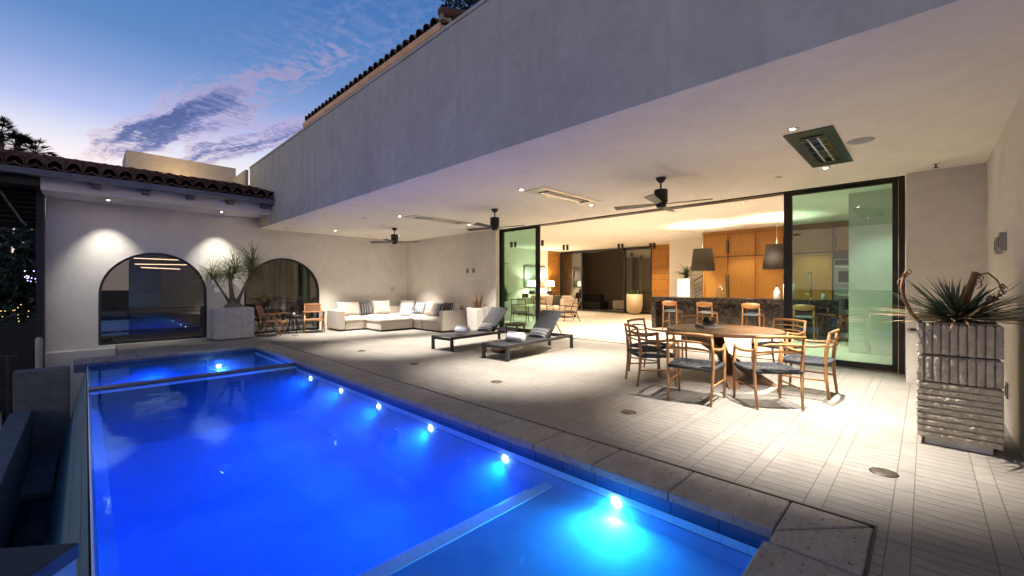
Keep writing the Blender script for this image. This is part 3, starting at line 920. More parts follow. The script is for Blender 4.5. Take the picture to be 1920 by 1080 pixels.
# low tiled roof: barrel tiles, gutter and rafter tails
def barrel_roof(x0, x1, y0, z0, length, slope, pitch=.255, course=.36, vert=False, mtx=None):
    mb = MB()
    nx = int(round((x1 - x0) / pitch)); nr = int(length / course) + 1
    ca, sa = math.cos(slope), math.sin(slope)
    rr = random.Random(3)
    for i in range(nx):
        cx = x0 + pitch * (i + .5)
        for j in range(nr):
            r0, r1 = .122 + rr.uniform(-.005, .005), .088
            s0, s1 = j * course - .05, (j + 1) * course
            for kind in (0, 1):
                vs = []
                n = 8
                for s, r_, lift in ((s0, r0, .022), (s1, r1, .0)):
                    for k in range(n + 1):
                        a = PI * k / n
                        if kind == 0:                     # cap
                            ox, oz = -r_ * math.cos(a), r_ * math.sin(a) * 1.1 + lift + .03
                            cxx = cx
                        else:                             # pan
                            ox, oz = -r_ * math.cos(a), -r_ * math.sin(a) * .55 + lift + .055
                            cxx = cx + pitch / 2
                        jx = rr.uniform(-.001, .001)
                        vs.append((cxx + ox + jx, y0 + s * ca - oz * sa, z0 + s * sa + oz * ca))
                fs = [(k, k + 1, n + 2 + k, n + 1 + k) for k in range(n)]
                # front lip
                m2 = len(vs)
                for k in range(n + 1):
                    x_, y_, z_ = vs[k]
                    q = .86 if kind == 0 else 1.12
                    vs.append((cxx + (x_ - cxx) * q, y_ + .004, z_ - .014 if kind == 0 else z_ - .012))
                fs += [(k, m2 + k, m2 + k + 1, k + 1) for k in range(n)]
                if mtx is not None:
                    vs = [tuple(mtx @ Vector(p)) for p in vs]
                mb.add(vs, fs, True)
    return mb
SL = R(13.5)
rf = hb(barrel_roof(-3.6, 3.43, 12.16, 3.66, 3.0, SL), 'tile_roof', M['tile_roof'])
y1, z1 = 12.16 + 3.1 * math.cos(SL), 3.66 + 3.1 * math.sin(SL)
MB().prism([(12.2, 3.60), (12.2, 3.645), (y1, z1), (y1, z1 - .12), (12.5, 3.60)], 'x', -3.6, FX - .002).build('roof_boarding', M['darkslat'], rf)
mb = MB()
x = -3.6
while x < 3.3:
    mb.tube([(x, y1 - .06, z1 + .04), (x + .42, y1 - .06, z1 + .055)], [.115, .10], 10); x += .40
mb.build('ridge_tiles', M['tile_roof'], rf)
mb = MB()
mb.prism([(12.05, 3.50), (12.17, 3.49), (12.18, 3.61), (12.165, 3.61), (12.155, 3.51), (12.07, 3.515), (12.05, 3.615), (12.03, 3.615)], 'x', -3.6, FX - .002)
mb.prism([(12.172, 3.50), (12.24, 3.50), (12.24, 3.60), (12.182, 3.60)], 'x', -3.6, FX - .002)
mb.build('gutter', M['gutter'], rf)
for x in (.16, .95, 1.74, 2.53, 3.28):
    MB().prism([(12.22, 3.50), (12.42, 3.50), (12.42, 3.41), (12.28, 3.41), (12.22, 3.455)], 'x', x - .07, x + .07).build('rafter_tail', M['concrete'], rf, bevel=.006)
# parapet block behind the low roof
hb(MB().bx(.80, 3.44, 16.0, 17.6, 3.3, 5.2), 'parapet_block', mat('warm_lit_plaster', (.52, .45, .34), (.60, .52, .40), rough=.9, bump=.2))
hb(MB().bx(3.36, 3.44, 14.5, 16.0, 3.63, 4.86), 'roof_upstand', M['fascia'])
# upper storey
hb(MB().bx(5.3, 5.5, 6.5, 13.4, 3.7, 6.4).bx(5.5, 12, 6.5, 6.7, 3.7, 6.4).bx(5.5, 12, 13.2, 13.4, 3.7, 6.4), 'upper_wall', M['stucco'])
mt = Matrix.Translation((4.78, 0, 6.27)) @ Matrix.Rotation(-PI / 2, 4, 'Z')
ur = hb(barrel_roof(-13.5, -6.5, 0, .10, 3.4, R(20), mtx=mt), 'upper_tile_roof', M['tile_roof'])
MB().prism([(4.80, 6.310), (4.80, 6.350), (8.0, 7.510), (8.0, 7.310), (5.3, 6.310)], 'y', 6.5, 13.5).build('roof_boarding', M['darkslat'], ur)
mb = MB()
mb.prism([(4.64, 6.270), (4.66, 6.210), (4.72, 6.170), (4.80, 6.170), (4.80, 6.190), (4.73, 6.195), (4.68, 6.225), (4.66, 6.310), (4.63, 6.310)], 'y', 6.45, 13.52)
mb.prism([(4.66, 6.270), (4.68, 6.220), (4.73, 6.190), (4.80, 6.190), (4.80, 6.310)], 'y', 6.45, 6.46); mb.prism([(4.66, 6.270), (4.68, 6.220), (4.73, 6.190), (4.80, 6.190), (4.80, 6.310)], 'y', 13.51, 13.52)
mb.build('gutter', M['copper'], ur)
for y in (7.0, 8.2, 9.4, 10.6, 11.8, 13.0):
    MB().bx(4.82, 5.3, y - .05, y + .05, 6.21, 6.33).build('rafter_tail', M['copper'], ur)
mb = MB(); mb.tube([(4.70, 6.49, 6.52), (8.0, 6.49, 7.72)], [.105, .10], 12)
mb.build('verge_tiles', M['tile_roof'], ur)
MB().bx(4.70, 4.92, 6.44, 6.58, 6.39, 6.54).build('verge_end_block', mat('mortar_block', (.30, .24, .17), (.4, .33, .24), rough=.9, bump=.5), ur, bevel=.03)
# point lights without fixtures under the eaves wash the gutter from below
for y in (7.6, 10.0, 12.4):
    light('POINT', 'gutter_wash_light', (4.95, y, 5.55), 9, (1.0, .66, .36), size=.05, parent=house)
light('POINT', 'roof_lamp', (1.9, 15.2, 4.6), 13, (1.0, .72, .36), size=.05, parent=house)
# dark slatted side screen and leaning eaves at the left end of the house
t = thing('slatted_screen', 'tall black louvred side screen under the eaves, its black post standing in for the shaded house corner', 'screen', (-.9, 13.2, -2.4))
MB().bx(.19, .298, -.2, .296, 0, 5.85).build('post', M['darkwall'], t)  # near-black strip: shade on the house wall's side put into its colour
for k in range(9):
    MB().box((-.16, 0, 5.05 + k * .10), (.70, .22, .02), mtx=Matrix.Rotation(R(-24), 3, 'X')).build('slat', M['darkslat'], t)
MB().bx(-.51, .18, .2, .24, 4.98, 5.85).build('backing', M['darkwall'], t)
t = thing('downpipe', 'slanting copper rainwater pipe below the left eaves', 'pipe', (-1.3, 12.4, 1.9))
MB().tube([(-.05, .55, 1.62), (.05, .6, 1.5), (.40, .62, .80), (.47, .62, .70)], .022, 10).build('pipe', M['gutter'], t)
# ---------------------------------------------------------------- dining set
TX, TY = 6.72, 2.17
t = thing('dining_table', 'round dark teak dining table on crossed timber beams', 'table', (TX, TY, 0), R(20))
mb = MB(); mb.lathe([(.0001, .70), (.78, .70), (.79, .707), (.79, .743), (.78, .75), (.0001, .75)], 64, smooth=False)
mb.build('tabletop', M['tablewood'], t)
for a in (10, 70, 130):
    ca, sa = math.cos(R(a)), math.sin(R(a))
    mb = MB()
    P0, P1 = Vector((-.62 * ca, -.62 * sa, .0)), Vector((.56 * ca, .56 * sa, .699))
    d = (P1 - P0).normalized(); sd = Vector((-sa, ca, 0)); up = d.cross(sd)
    hw, hh = .075, .10
    dz = Vector((0, 0, 1))
    lo = [P0 + sd * s1 * hw + Vector((ca, sa, 0)) * s2 * hh / abs(up.z or 1) * .75 for s1, s2 in ((-1, -1), (1, -1), (1, 1), (-1, 1))]
    hi = [p + (P1 - P0) for p in lo]
    mb.add(lo + hi, [(3, 2, 1, 0), (4, 5, 6, 7), (0, 1, 5, 4), (1, 2, 6, 5), (2, 3, 7, 6), (3, 0, 4, 7)])
    mb.build('leg', M['tableleg'], t, bevel=.008)
def make_dining_chair(loc, rz, label):
    t = thing('dining_chair', label, 'chair', loc, rz, 'dining chairs around the round table')
    W = .255
    for s in (-1, 1):
        MB().tube([(-.275, s * (W - .015), 0), (-.245, s * (W - .005), .25), (-.235, s * W, .44), (-.25, s * W, .62), (-.285, s * (W - .005), .825)],
                  [.0155, .019, .022, .021, .0165], 10, flat=.85).build('leg', M['chairwood'], t)
        MB().tube([(.255, s * (W + .015), 0), (.245, s * (W + .02), .25), (.24, s * (W + .02), .45), (.225, s * (W + .02), .655)],
                  [.0135, .018, .021, .018], 10).build('leg', M['chairwood'], t)
        MB().tube([(-.262, s * (W - .002), .665), (-.14, s * (W + .035), .642), (.02, s * (W + .05), .634), (.14, s * (W + .043), .645), (.245, s * (W + .018), .667)],
                  [.015, .016, .018, .019, .016], 10, flat=.8).build('armrest', M['chairwoodX'], t)
        MB().tube([(-.24, s * W, .23), (.245, s * (W + .018), .23)], .011, 8).build('stretcher', M['chairwoodX'], t)
    MB().tube([(-.288, -W - .012, .815), (-.300, -W / 2, .822), (-.305, 0, .824), (-.300, W / 2, .822), (-.288, W + .012, .815)], [.017, .02, .021, .02, .017], 10, flat=.75).build('top_rail', M['chairwoodX'], t)
    for z, b in ((.735, -.31), (.655, -.30)):
        MB().tube([(-.268 if z > .7 else -.258, -W, z - .02), (b, -W / 2, z), (b - .012, 0, z + .004), (b, W / 2, z), (-.268 if z > .7 else -.258, W, z - .02)], [.009, .014, .015, .014, .009], 8, flat=.6).build('back_slat', M['chairwoodX'], t)
    # woven cord seat: rails wrapped with cord and an open basket weave between
    mb = MB()
    x0, x1, y0, y1, zt = -.235, .245, -.25, .25, .445
    for pts in (((x0, y0, zt - .022), (x0, y1, zt - .022)), ((x1, y0 - .015, zt - .022), (x1, y1 + .015, zt - .022)),
                ((x0, y0, zt - .022), (x1, y0 - .015, zt - .022)), ((x0, y1, zt - .022), (x1, y1 + .015, zt - .022))):
        mb.tube(pts, .026, 10)
    n = 13
    for i in range(n):
        y = y0 + .02 + (y1 - y0 - .04) * i / (n - 1)
        vs = []
        m_ = 13
        for k in range(m_):
            x = x0 + (x1 - x0) * k / (m_ - 1)
            z = zt - .006 - .02 * math.sin(PI * k / (m_ - 1)) * math.sin(PI * i / (n - 1)) + (.003 if (i + k) % 2 else -.003)
            vs += [(x, y - .0098, z), (x, y + .0098, z)]
        mb.add(vs, [(2 * k, 2 * k + 2, 2 * k + 3, 2 * k + 1) for k in range(m_ - 1)])
        x = x0 + .02 + (x1 - x0 - .04) * i / (n - 1)
        vs = []
        for k in range(m_):
            yy = y0 + (y1 - y0) * k / (m_ - 1)
            z = zt - .006 - .02 * math.sin(PI * k / (m_ - 1)) * math.sin(PI * i / (n - 1)) + (-.003 if (i + k) % 2 else .003)
            vs += [(x - .0092, yy, z), (x + .0092, yy, z)]
        mb.add(vs, [(2 * k, 2 * k + 1, 2 * k + 3, 2 * k + 2) for k in range(m_ - 1)])
    mb.build('seat', M['cord'], t)
    return t
CH = [((5.28, 2.02, 0), 6, 'teak armchair with cord seat seen from behind at the left front of the round table'),
      ((5.66, 1.33, 0), 39, 'teak armchair with cord seat seen from behind at the right front of the round table'),
      ((6.62, 1.10, 0), 88, 'teak armchair in side view right of the round table, nearest the tinted glass pane'),
      ((7.90, 1.70, 0), 160, 'teak armchair behind the round table, in front of the black door post'),
      ((7.82, 2.92, 0), 213, 'teak armchair half hidden behind the round table, below the bar stools'),
      ((6.45, 3.16, 0), 268, 'teak armchair left of the round table, farther of the two there'),
      ((5.70, 2.82, 0), -42, 'teak armchair left of the round table, nearest the sun loungers')]
c0 = make_dining_chair(CH[0][0], R(CH[0][1]), CH[0][2])
for p, a, lb in CH[1:]:
    copy_tree(c0, lb, None, p, R(a))
t = thing('book', 'pewter grey closed book lying on the round dining table', 'book', (6.62, 2.34, .752), R(-38))
MB().bx(-.15, .15, -.115, .115, 0, .006).bx(-.15, .15, -.115, .115, .042, .048).bx(-.15, -.143, -.115, .115, .006, .042).build('cover', M['book'], t, bevel=.002)
MB().bx(-.142, .143, -.108, .108, .0065, .0415).build('pages', M['paper'], t)
t = thing('sculpture', 'small black twisted sculpture standing on the pewter book', 'ornament', (6.62, 2.34, .801), R(-30))
mb = MB()
mb.lathe([(.0001, 0), (.085, 0), (.085, .012), (.05, .022), (.0001, .024)], 18)
mb.tube([(-.10, -.02, .05), (-.07, .0, .085), (-.02, .02, .06), (.02, .0, .03), (.06, -.02, .055), (.085, 0, .10), (.12, .02, .115)], [.016, .026, .022, .028, .022, .024, .012], 8)
mb.tube([(.07, .04, .03), (.02, .02, .055), (-.03, -.01, .075), (-.06, -.03, .11), (-.10, -.02, .10)], [.014, .024, .026, .022, .01], 8)
mb.tube([(-.05, .05, .03), (0, .0, .06), (.05, -.04, .03)], [.01, .02, .01], 8)
mb.build('figure', M['black'], t)

# ---------------------------------------------------------------- sun loungers
def make_lounger(loc, rz, label):
    t = thing('sun_lounger', label, 'sun lounger', loc, rz, 'pair of sun loungers on the terrace')
    Lx, Wd, zt = 2.26, .60, .30
    mb = MB()
    for s in (-1, 1):
        mb.bx(0, Lx, s * Wd / 2 - .022, s * Wd / 2 + .022, zt - .055, zt)
    mb.bx(0, .045, -Wd / 2 + .023, Wd / 2 - .023, zt - .075, zt - .02); mb.bx(Lx - .045, Lx, -Wd / 2 + .023, Wd / 2 - .023, zt - .055, zt)
    mb.bx(1.33, 1.37, -Wd / 2 + .023, Wd / 2 - .023, zt - .05, zt - .015)
    mb.build('frame', M['loungeframe'], t, bevel=.004)
    for x in (.03, Lx - .03):
        for s in (-1, 1):
            MB().bx(x - .03, x + .03, s * Wd / 2 - .026, s * Wd / 2 + .026, 0, zt - .056).build('leg', M['loungeframe'], t, bevel=.004)
    mb = MB()
    n = 14
    vs = []
    for i in range(n + 1):
        x = .045 + 1.30 * i / n
        dip = .028 * math.sin(PI * min(1, i / n * 1.0)) + .012 * (1 - i / n)
        for s in (-1, -.5, 0, .5, 1):
            vs.append((x, s * (Wd / 2 - .024), zt + .002 - dip * (1 - s * s) - .004))
    mb.add(vs, [(5 * i + k, 5 * i + 5 + k, 5 * i + 6 + k, 5 * i + 1 + k) for i in range(n) for k in range(4)], True)
    mb.build('seat_sling', M['sling'], t)
    # raised back
    a = R(47); c, s_ = math.cos(a), math.sin(a)
    bl, bx0, bz0 = .74, 1.40, zt - .005
    def bp(u, v, w=0):
        return (bx0 + u * c - w * s_, v, bz0 + u * s_ + w * c)
    bk = MB()
    for s in (-1, 1):
        bk.tube([bp(0, s * .255), bp(bl, s * .255)], .018, 8)
    bk.tube([bp(bl - .01, -.255), bp(bl - .01, .255)], .018, 8); bk.tube([bp(.02, -.255), bp(.02, .255)], .015, 8)
    b = bk.build('backrest_frame', M['loungeframe'], t)
    vs = []
    for i in range(11):
        u = .01 + (bl - .02) * i / 10
        for k in (-1, -.5, 0, .5, 1):
            vs.append(bp(u, k * .245, -.022 * (1 - k * k) * math.sin(PI * i / 10) + .016))
    MB().add(vs, [(5 * i + k, 5 * i + 5 + k, 5 * i + 6 + k, 5 * i + 1 + k) for i in range(10) for k in range(4)], True).build('back_sling', M['sling'], b)
    for s in (-1, 1):
        MB().tube([bp(.42, s * .235, -.01), (1.98, s * .235, zt - .02)], .010, 8).build('brace', M['loungeframe'], t)
    MB().tube([(1.98, -.27, zt - .02), (1.98, .27, zt - .02)], .011, 8).build('brace', M['loungeframe'], t)
    return t
LA = R(4.6)
lo1 = make_lounger((5.36, 5.74, 0), LA, 'charcoal sun lounger nearer the dining table, with raised mesh back')
lo2 = copy_tree(lo1, 'charcoal sun lounger nearer the corner sofa, with raised mesh back', None, (5.355, 7.40, 0), R(5.2))
def make_towel(loc, rz, label):
    t = thing('rolled_towel', label, 'towel', loc, rz, 'rolled towels on the loungers')
    mb = MB()
    # spiral roll along Y
    n, turns = 70, 3.3
    vs = []
    prof = []
    for i in range(n + 1):
        a = 2 * PI * turns * i / n
        r = .018 + .072 * i / n
        prof.append((r * math.cos(a), r * math.sin(a)))
    segs = [-.19, -.183, -.1, 0, .1, .183, .19]
    for y in segs:
        k = .97 if abs(y) > .185 else 1
        vs += [(x * k + .002 * mnoise.noise((x * 30, y * 20, z * 30)), y, .092 + z * k) for x, z in prof]
    m_ = n + 1
    fs = [(j * m_ + i, j * m_ + i + 1, (j + 1) * m_ + i + 1, (j + 1) * m_ + i) for j in range(len(segs) - 1) for i in range(n)]
    mb.add(vs, fs, True)
    o = mb.build('roll', M['towel'], t)
    s = o.modifiers.new('thick', 'SOLIDIFY'); s.thickness = .016; s.offset = -1
    return t
tw = make_towel((5.36 + .62, 5.74 + .04, .292), LA + R(2), 'white rolled towel on the lounger nearer the dining table')
copy_tree(tw, 'white rolled towel on the lounger nearer the corner sofa', None, (5.355 + .62, 7.40 + .05, .292), R(3))
def lumbar(loc, rz, tilt, label, m, w, h, t_, cat='cushion', group=None, seed=0, name='cushion'):
    o = pillow(name, m, w, h, t_, None, seed)
    o.location = loc
    o.rotation_euler = (0, tilt, rz)
    return tag(o, label, cat, group)
lumbar((5.36 + 1.30, 5.74 + .11, .30), LA, R(50), 'grey striped lumbar cushion against the raised back of the lounger nearer the dining table', M['str_lounge'], .46, .27, .13, seed=3)
lumbar((5.355 + 1.30, 7.40 + .12, .30), LA, R(50), 'grey striped lumbar cushion against the raised back of the lounger nearer the corner sofa', M['str_lounge'], .46, .27, .13, seed=5)
# side table between the loungers
t = thing('side_table', 'dark walnut side table with curved leg between the two loungers', 'side table', (6.95, 6.72, 0), R(-30))
MB().lathe([(.0001, .475), (.235, .475), (.25, .49), (.25, .515), (.238, .52), (.225, .505), (.0001, .505)], 32).build('table_top', M['walnut'], t)
for a in (20, 140, 260):
    ca, sa = math.cos(R(a)), math.sin(R(a))
    MB().tube([(.235 * ca, .235 * sa, .52), (.245 * ca, .245 * sa, .45), (.225 * ca, .225 * sa, .25), (.245 * ca, .245 * sa, .0)], [.022, .024, .02, .016], 10).build('leg', M['walnut'], t)
MB().lathe([(.16, .10), (.215, .095), (.225, .115), (.16, .118)], 28).build('lower_ring', M['walnut'], t)
t = thing('wooden_stool', 'low round walnut stool on the floor under the nearer lounger', 'stool', (6.12, 6.35, 0))
MB().lathe([(.0001, .0), (.15, .0), (.19, .03), (.20, .065), (.19, .075), (.0001, .075)], 28).build('seat', M['walnut'], t)

# ---------------------------------------------------------------- corner sofa
def sofa_piece(name, label, loc, base, cush, arms=(), backs=()):
    t = thing(name, label, 'sofa' if name != 'ottoman' else 'ottoman', loc)
    for b in base:
        MB().bx(*b, .045, .27).build('base', M['sofa'], t, bevel=.018, seg=3)
        MB().bx(b[0] + .02, b[1] - .02, b[2] + .02, b[3] - .02, 0, .044).build('plinth', M['black'], t)
    for k, c in enumerate(cush):
        seat_cushion(MB(), *c, .272, .43, seed=k + loc[0]).build('seat_cushion', M['sofa'], t)
    for a in arms:
        MB().bx(*a, .045, .64).build('armrest', M['sofa'], t, bevel=.035, seg=4)
    for a in backs:
        MB().bx(*a, .045, .66).build('back', M['sofa'], t, bevel=.035, seg=4)
    return t
X0, Y0 = 5.36, 12.58
sofa_piece('sofa_section', 'oatmeal sofa section with left arm against the arched wall beside the cane chair', (X0, Y0, 0),
           [(.20, .95, 0, .70)], [(.20, .95, .0, .70)], arms=[(0, .195, 0, .87)], backs=[(.20, 2.75, .705, .87)])
sofa_piece('ottoman', 'large square oatmeal ottoman pushed against the corner sofa', (6.22, 11.62, 0), [(0, 1.10, 0, .94)], [(-.02, 1.12, -.02, .96)])
sofa_piece('sofa_section', 'oatmeal corner section of the sofa in the angle of the two walls', (6.36, 12.60, 0),
           [(0, 1.75, 0, .68)], [(0, .9, -.01, .68), (.9, 1.72, -.01, .68)], backs=[(1.75, 1.86, -.1, .85)])
sofa_piece('sofa_section', 'oatmeal sofa section with right arm along the wall beside the white planter', (7.34, 10.05, 0),
           [(0, .73, .215, 1.10), (0, .73, 1.13, 2.20)], [(-.02, .73, .215, 1.10), (-.04, .73, 1.13, 2.16)], arms=[(-.01, .88, 0, .21)], backs=[(.735, .88, .215, 2.42)])
lean = R(-14)
for (x, y, z, rz, tl, w, h, m, lb, sd) in [
    (5.95, 13.16, .42, -90, -14, .74, .46, 'cream', 'plain oatmeal cushion leaning at the left end of the sofa beside the left arm', 1),
    (6.50, 13.16, .42, -86, -16, .46, .46, 'str_dark', 'charcoal striped cushion between two plain cushions on the left part of the sofa', 2),
    (7.10, 13.16, .42, -90, -15, .66, .48, 'cream', 'plain oatmeal cushion right of the charcoal striped one, behind the ottoman', 3),
    (7.88, 12.98, .42, 215, -20, .56, .48, 'cream', 'plain oatmeal cushion set diagonally in the sofa corner', 4),
    (7.55, 12.45, .42, 205, -24, .50, .40, 'str_blue', 'pale blue striped cushion standing foremost in the sofa corner', 5),
    (7.88, 12.18, .42, 190, -18, .50, .42, 'str_blue', 'blue grey striped cushion right of the pale blue one against the wall side', 6),
    (7.72, 11.35, .42, 178, -16, .52, .48, 'cream', 'plain oatmeal cushion left of the charcoal cushions on the right section', 8),
    (7.62, 10.80, .42, 172, -22, .46, .46, 'str_dark', 'charcoal striped cushion tilted foremost beside the right arm of the sofa', 9),
    (7.86, 10.62, .42, 180, -14, .50, .46, 'str_dark', 'charcoal striped cushion upright against the sofa back near the right arm', 10),
    (7.99, 10.40, .42, 180, -8, .50, .44, 'cream', 'plain oatmeal cushion peeping out behind the right arm of the sofa', 11)]:
    lumbar((x, y, z), R(rz), R(tl), lb, M[m], w, h, .17, 'cushion', 'cushions on the corner sofa', sd)
o = lumbar((7.25, 12.10, .44), R(200), R(-72), 'pale blue striped cushion lying almost flat in front of the sofa corner', M['str_blue'], .5, .34, .13, 'cushion', 'cushions on the corner sofa', 12)

# ---------------------------------------------------------------- cane armchairs and small table
def cane_chair(loc, rz, label):
    t = thing('cane_armchair', label, 'armchair', loc, rz, 'cane armchairs by the arched window')
    for s in (-1, 1):
        y = s * .26
        MB().tube([(.27, y, 0), (.10, y, .585)], [.016, .022], 8, flat=1.2).build('leg', M['chairwood'], t)
        MB().tube([(-.30, y, 0), (.02, y, .585)], [.016, .022], 8, flat=1.2).build('leg', M['chairwood'], t)
        MB().prism([(-.24, .585), (.30, .60), (.31, .625), (-.24, .612)], 'y', y - .03, y + .03).build('armrest', M['chairwoodX'], t, bevel=.008)
        MB().tube([(-.20, s * .225, .36), (-.34, s * .225, .83)], [.018, .015], 8).build('back_post', M['chairwood'], t)
    MB().bx(-.24, .27, -.235, .235, .355, .395).build('seat', M['canemat'], t, bevel=.008)
    MB().bx(.262, .30, -.245, .245, .345, .40).build('front_rail', M['chairwoodX'], t, bevel=.006)
    q = Matrix.Rotation(R(-16.6), 3, 'Y')
    MB().box((-.305, 0, .70), (.016, .42, .22), mtx=q).build('back_panel', M['canemat'], t)
    MB().box((-.336, 0, .818), (.028, .47, .035), mtx=q).box((-.272, 0, .585), (.028, .47, .03), mtx=q).build('back_rail', M['chairwoodX'], t, bevel=.004)
    return t
k0 = cane_chair((3.66, 12.98, 0), R(-30), 'cane backed teak armchair next to the fluted planter, turned towards the small black table')
copy_tree(k0, 'cane backed teak armchair next to the left sofa arm, facing the pool', None, (4.80, 13.05, 0), R(-105))
t = thing('side_table', 'small black metal side table between the two cane armchairs', 'side table', (4.28, 13.15, 0))
MB().lathe([(.0001, .50), (.22, .50), (.225, .51), (.22, .52), (.0001, .52)], 24).build('table_top', M['black'], t)
MB().lathe([(.0001, 0), (.17, 0), (.17, .012), (.0001, .014)], 24).build('base', M['black'], t)
for a in (0, 120, 240):
    MB().tube([(.07 * math.cos(R(a)), .07 * math.sin(R(a)), .012), (.07 * math.cos(R(a)), .07 * math.sin(R(a)), .5)], .009, 8).build('leg', M['black'], t)
o = MB().lathe([(.0001, 0), (.028, 0), (.032, .075), (.026, .075), (.022, .01), (.0001, .008)], 16).build('glass_cup', M['paper']); o.location = (4.26, 13.1, .521)
tag(o, 'small white cup on the black side table', 'cup')

# ---------------------------------------------------------------- planters and plants on the terrace
def fluted_box(t, w, d, rows, m, pitch, amp, z0=0.0, res=.013):
    """rows: (z0, z1, 'v'|'h'|'p'); every face is broken into rough bars"""
    for (a, b, kind) in rows:
        mb = MB()
        mb.bx(-w / 2 + .03, w / 2 - .03, -d / 2 + .03, d / 2 - .03, a, b)
        for (P, U, Nn, wid) in (((-w / 2, -d / 2), (1, 0, 0), (0, -1, 0), w), ((w / 2, -d / 2), (0, 1, 0), (1, 0, 0), d),
                                ((w / 2, d / 2), (-1, 0, 0), (0, 1, 0), w), ((-w / 2, d / 2), (0, -1, 0), (-1, 0, 0), d)):
            P = Vector((P[0], P[1], a)); U = Vector(U); Nn = Vector(Nn)
            if kind == 'v':
                n = max(2, int(round(wid / pitch))); s = wid / n
                for i in range(n):
                    rough_panel(mb, P + U * (s * i + s * .10) - Nn * .012, U, (0, 0, 1), Nn, s * .80, b - a - .012, amp, res, i + a * 10, .03)
            else:
                n = max(1, int(round((b - a) / pitch))); s = (b - a) / n
                for i in range(n):
                    rough_panel(mb, P + Vector((0, 0, s * i + s * .07)) + U * .004 - Nn * .012, U, (0, 0, 1), Nn, wid - .008, s * .84, amp, res, i + a * 10, .03)
        mb.build('fluted_band' if kind == 'v' else 'ribbed_band', m, t)
t = thing('stone_planter', 'tall rough carved stone planter with fluted top and ribbed base by the right wall', 'planter', (5.437, -.20, 0), -PI / 2)
# local -Y face looks to the camera
fluted_box(t, .515, .515, [(.80, 1.075, 'v'), (.56, .785, 'v'), (.065, .55, 'h')], M['stone'], .0515, .011, res=.011)
MB().bx(-.20, .20, -.20, .20, 0, .066).build('plinth', M['palestone'], t)
MB().bx(-.235, .235, -.235, .235, 1.05, 1.066).build('soil', M['soil'], t)
pl_loc = (5.437, -.20, 1.066)
t = thing('yucca', 'spiky yucca with dry lower leaves and bare orange stalks in the rough stone planter', 'plant', pl_loc)
mb, md = MB(), MB()
r = random.Random(11)
for i in range(190):
    a = r.uniform(0, 2 * PI); e = R(r.uniform(4, 66)) if r.random() < .42 else R(r.uniform(2, 32))
    d = (math.cos(a) * math.cos(e), math.sin(a) * math.cos(e), math.sin(e))
    ln = r.uniform(.44, .72) * (1 - .35 * math.sin(e))
    mb.blade((r.uniform(-.05, .05), r.uniform(-.05, .05), .01 + r.uniform(0, .05)), d, ln, r.uniform(.024, .036), r.uniform(.0, .14), 4, twist=r.uniform(-.5, .5))
for i in range(120):
    a = r.uniform(0, 2 * PI); e = R(r.uniform(-3, 16))
    d = (math.cos(a) * math.cos(e), math.sin(a) * math.cos(e), math.sin(e))
    md.blade((r.uniform(-.06, .06), r.uniform(-.06, .06), .03), d, r.uniform(.42, .62), r.uniform(.010, .02), r.uniform(.05, .3), 4, twist=r.uniform(-.6, .6))
mb.build('leaves', M['yucca'], t); md.build('dry_leaves', M['dryleaf'], t)
def stalk(t, pts, rad, curls, seed):
    mb = MB(); mb.tube(pts, rad, 9)
    s = mb.build('stalk', M['deadbark'], t)
    r = random.Random(seed); mb = MB()
    top = Vector(pts[-1])
    for i in range(curls):
        p = top + Vector((r.uniform(-.02, .02), r.uniform(-.02, .02), r.uniform(-.10, .01)))
        a = r.uniform(0, 2 * PI); q = [p]
        d = Vector((math.cos(a), math.sin(a), r.uniform(-.1, .9))).normalized()
        cv = Matrix.Rotation(r.uniform(.3, .9) * r.choice((-1, 1)), 3, Vector((math.sin(a), -math.cos(a), r.uniform(-.4, .4))).normalized())
        st = r.uniform(.009, .020)
        for k in range(r.randint(5, 9)):
            p = p + d * st; q.append(p); d = cv @ d
        mb.tube(q, [.0038 * (1 - k / len(q)) + .0014 for k in range(len(q))], 5)
    mb.build('withered_leaves', M['deadbark'], s)
    return s
# right vector of the camera, for placing stalks sideways in the planter
stalk(t, [(-.20, .205, -.02), (-.245, .25, .03), (-.285, .29, .09), (-.325, .33, .20), (-.345, .35, .31), (-.335, .34, .39), (-.315, .32, .46)], [.013, .014, .015, .015, .014, .013, .011], 6, 5)
stalk(t, [(.05, -.02, .0), (.045, -.06, .2), (.055, -.09, .34), (.06, -.115, .45)], [.024, .026, .026, .020], 12, 8)
s = stalk(t, [(.10, -.13, .1), (.12, -.19, .19), (.13, -.21, .25)], [.008, .007, .006], 8, 4)
s = stalk(t, [(.06, -.11, .42), (.07, -.19, .44), (.08, -.24, .38), (.09, -.27, .31)], [.006, .007, .006, .004], 7, 2)

t = thing('fluted_planter', 'square pale fluted stone planter between the two arched windows', 'planter', (2.70, 12.97, 0))
fluted_box(t, .88, .66, [(.70, .82, 'v'), (.48, .695, 'v'), (.26, .475, 'v'), (.03, .255, 'v')], M['palestone'], .055, .008, res=.022)
MB().bx(-.41, .41, -.30, .30, .0, .03).build('plinth', M['black'], t)
MB().bx(-.415, .415, -.305, .305, .79, .805).build('soil', M['soil'], t)
t = thing('ponytail_palm', 'multi stemmed ponytail palm with drooping leaf tufts in the pale fluted planter', 'plant', (2.72, 12.95, .80), R(-45))
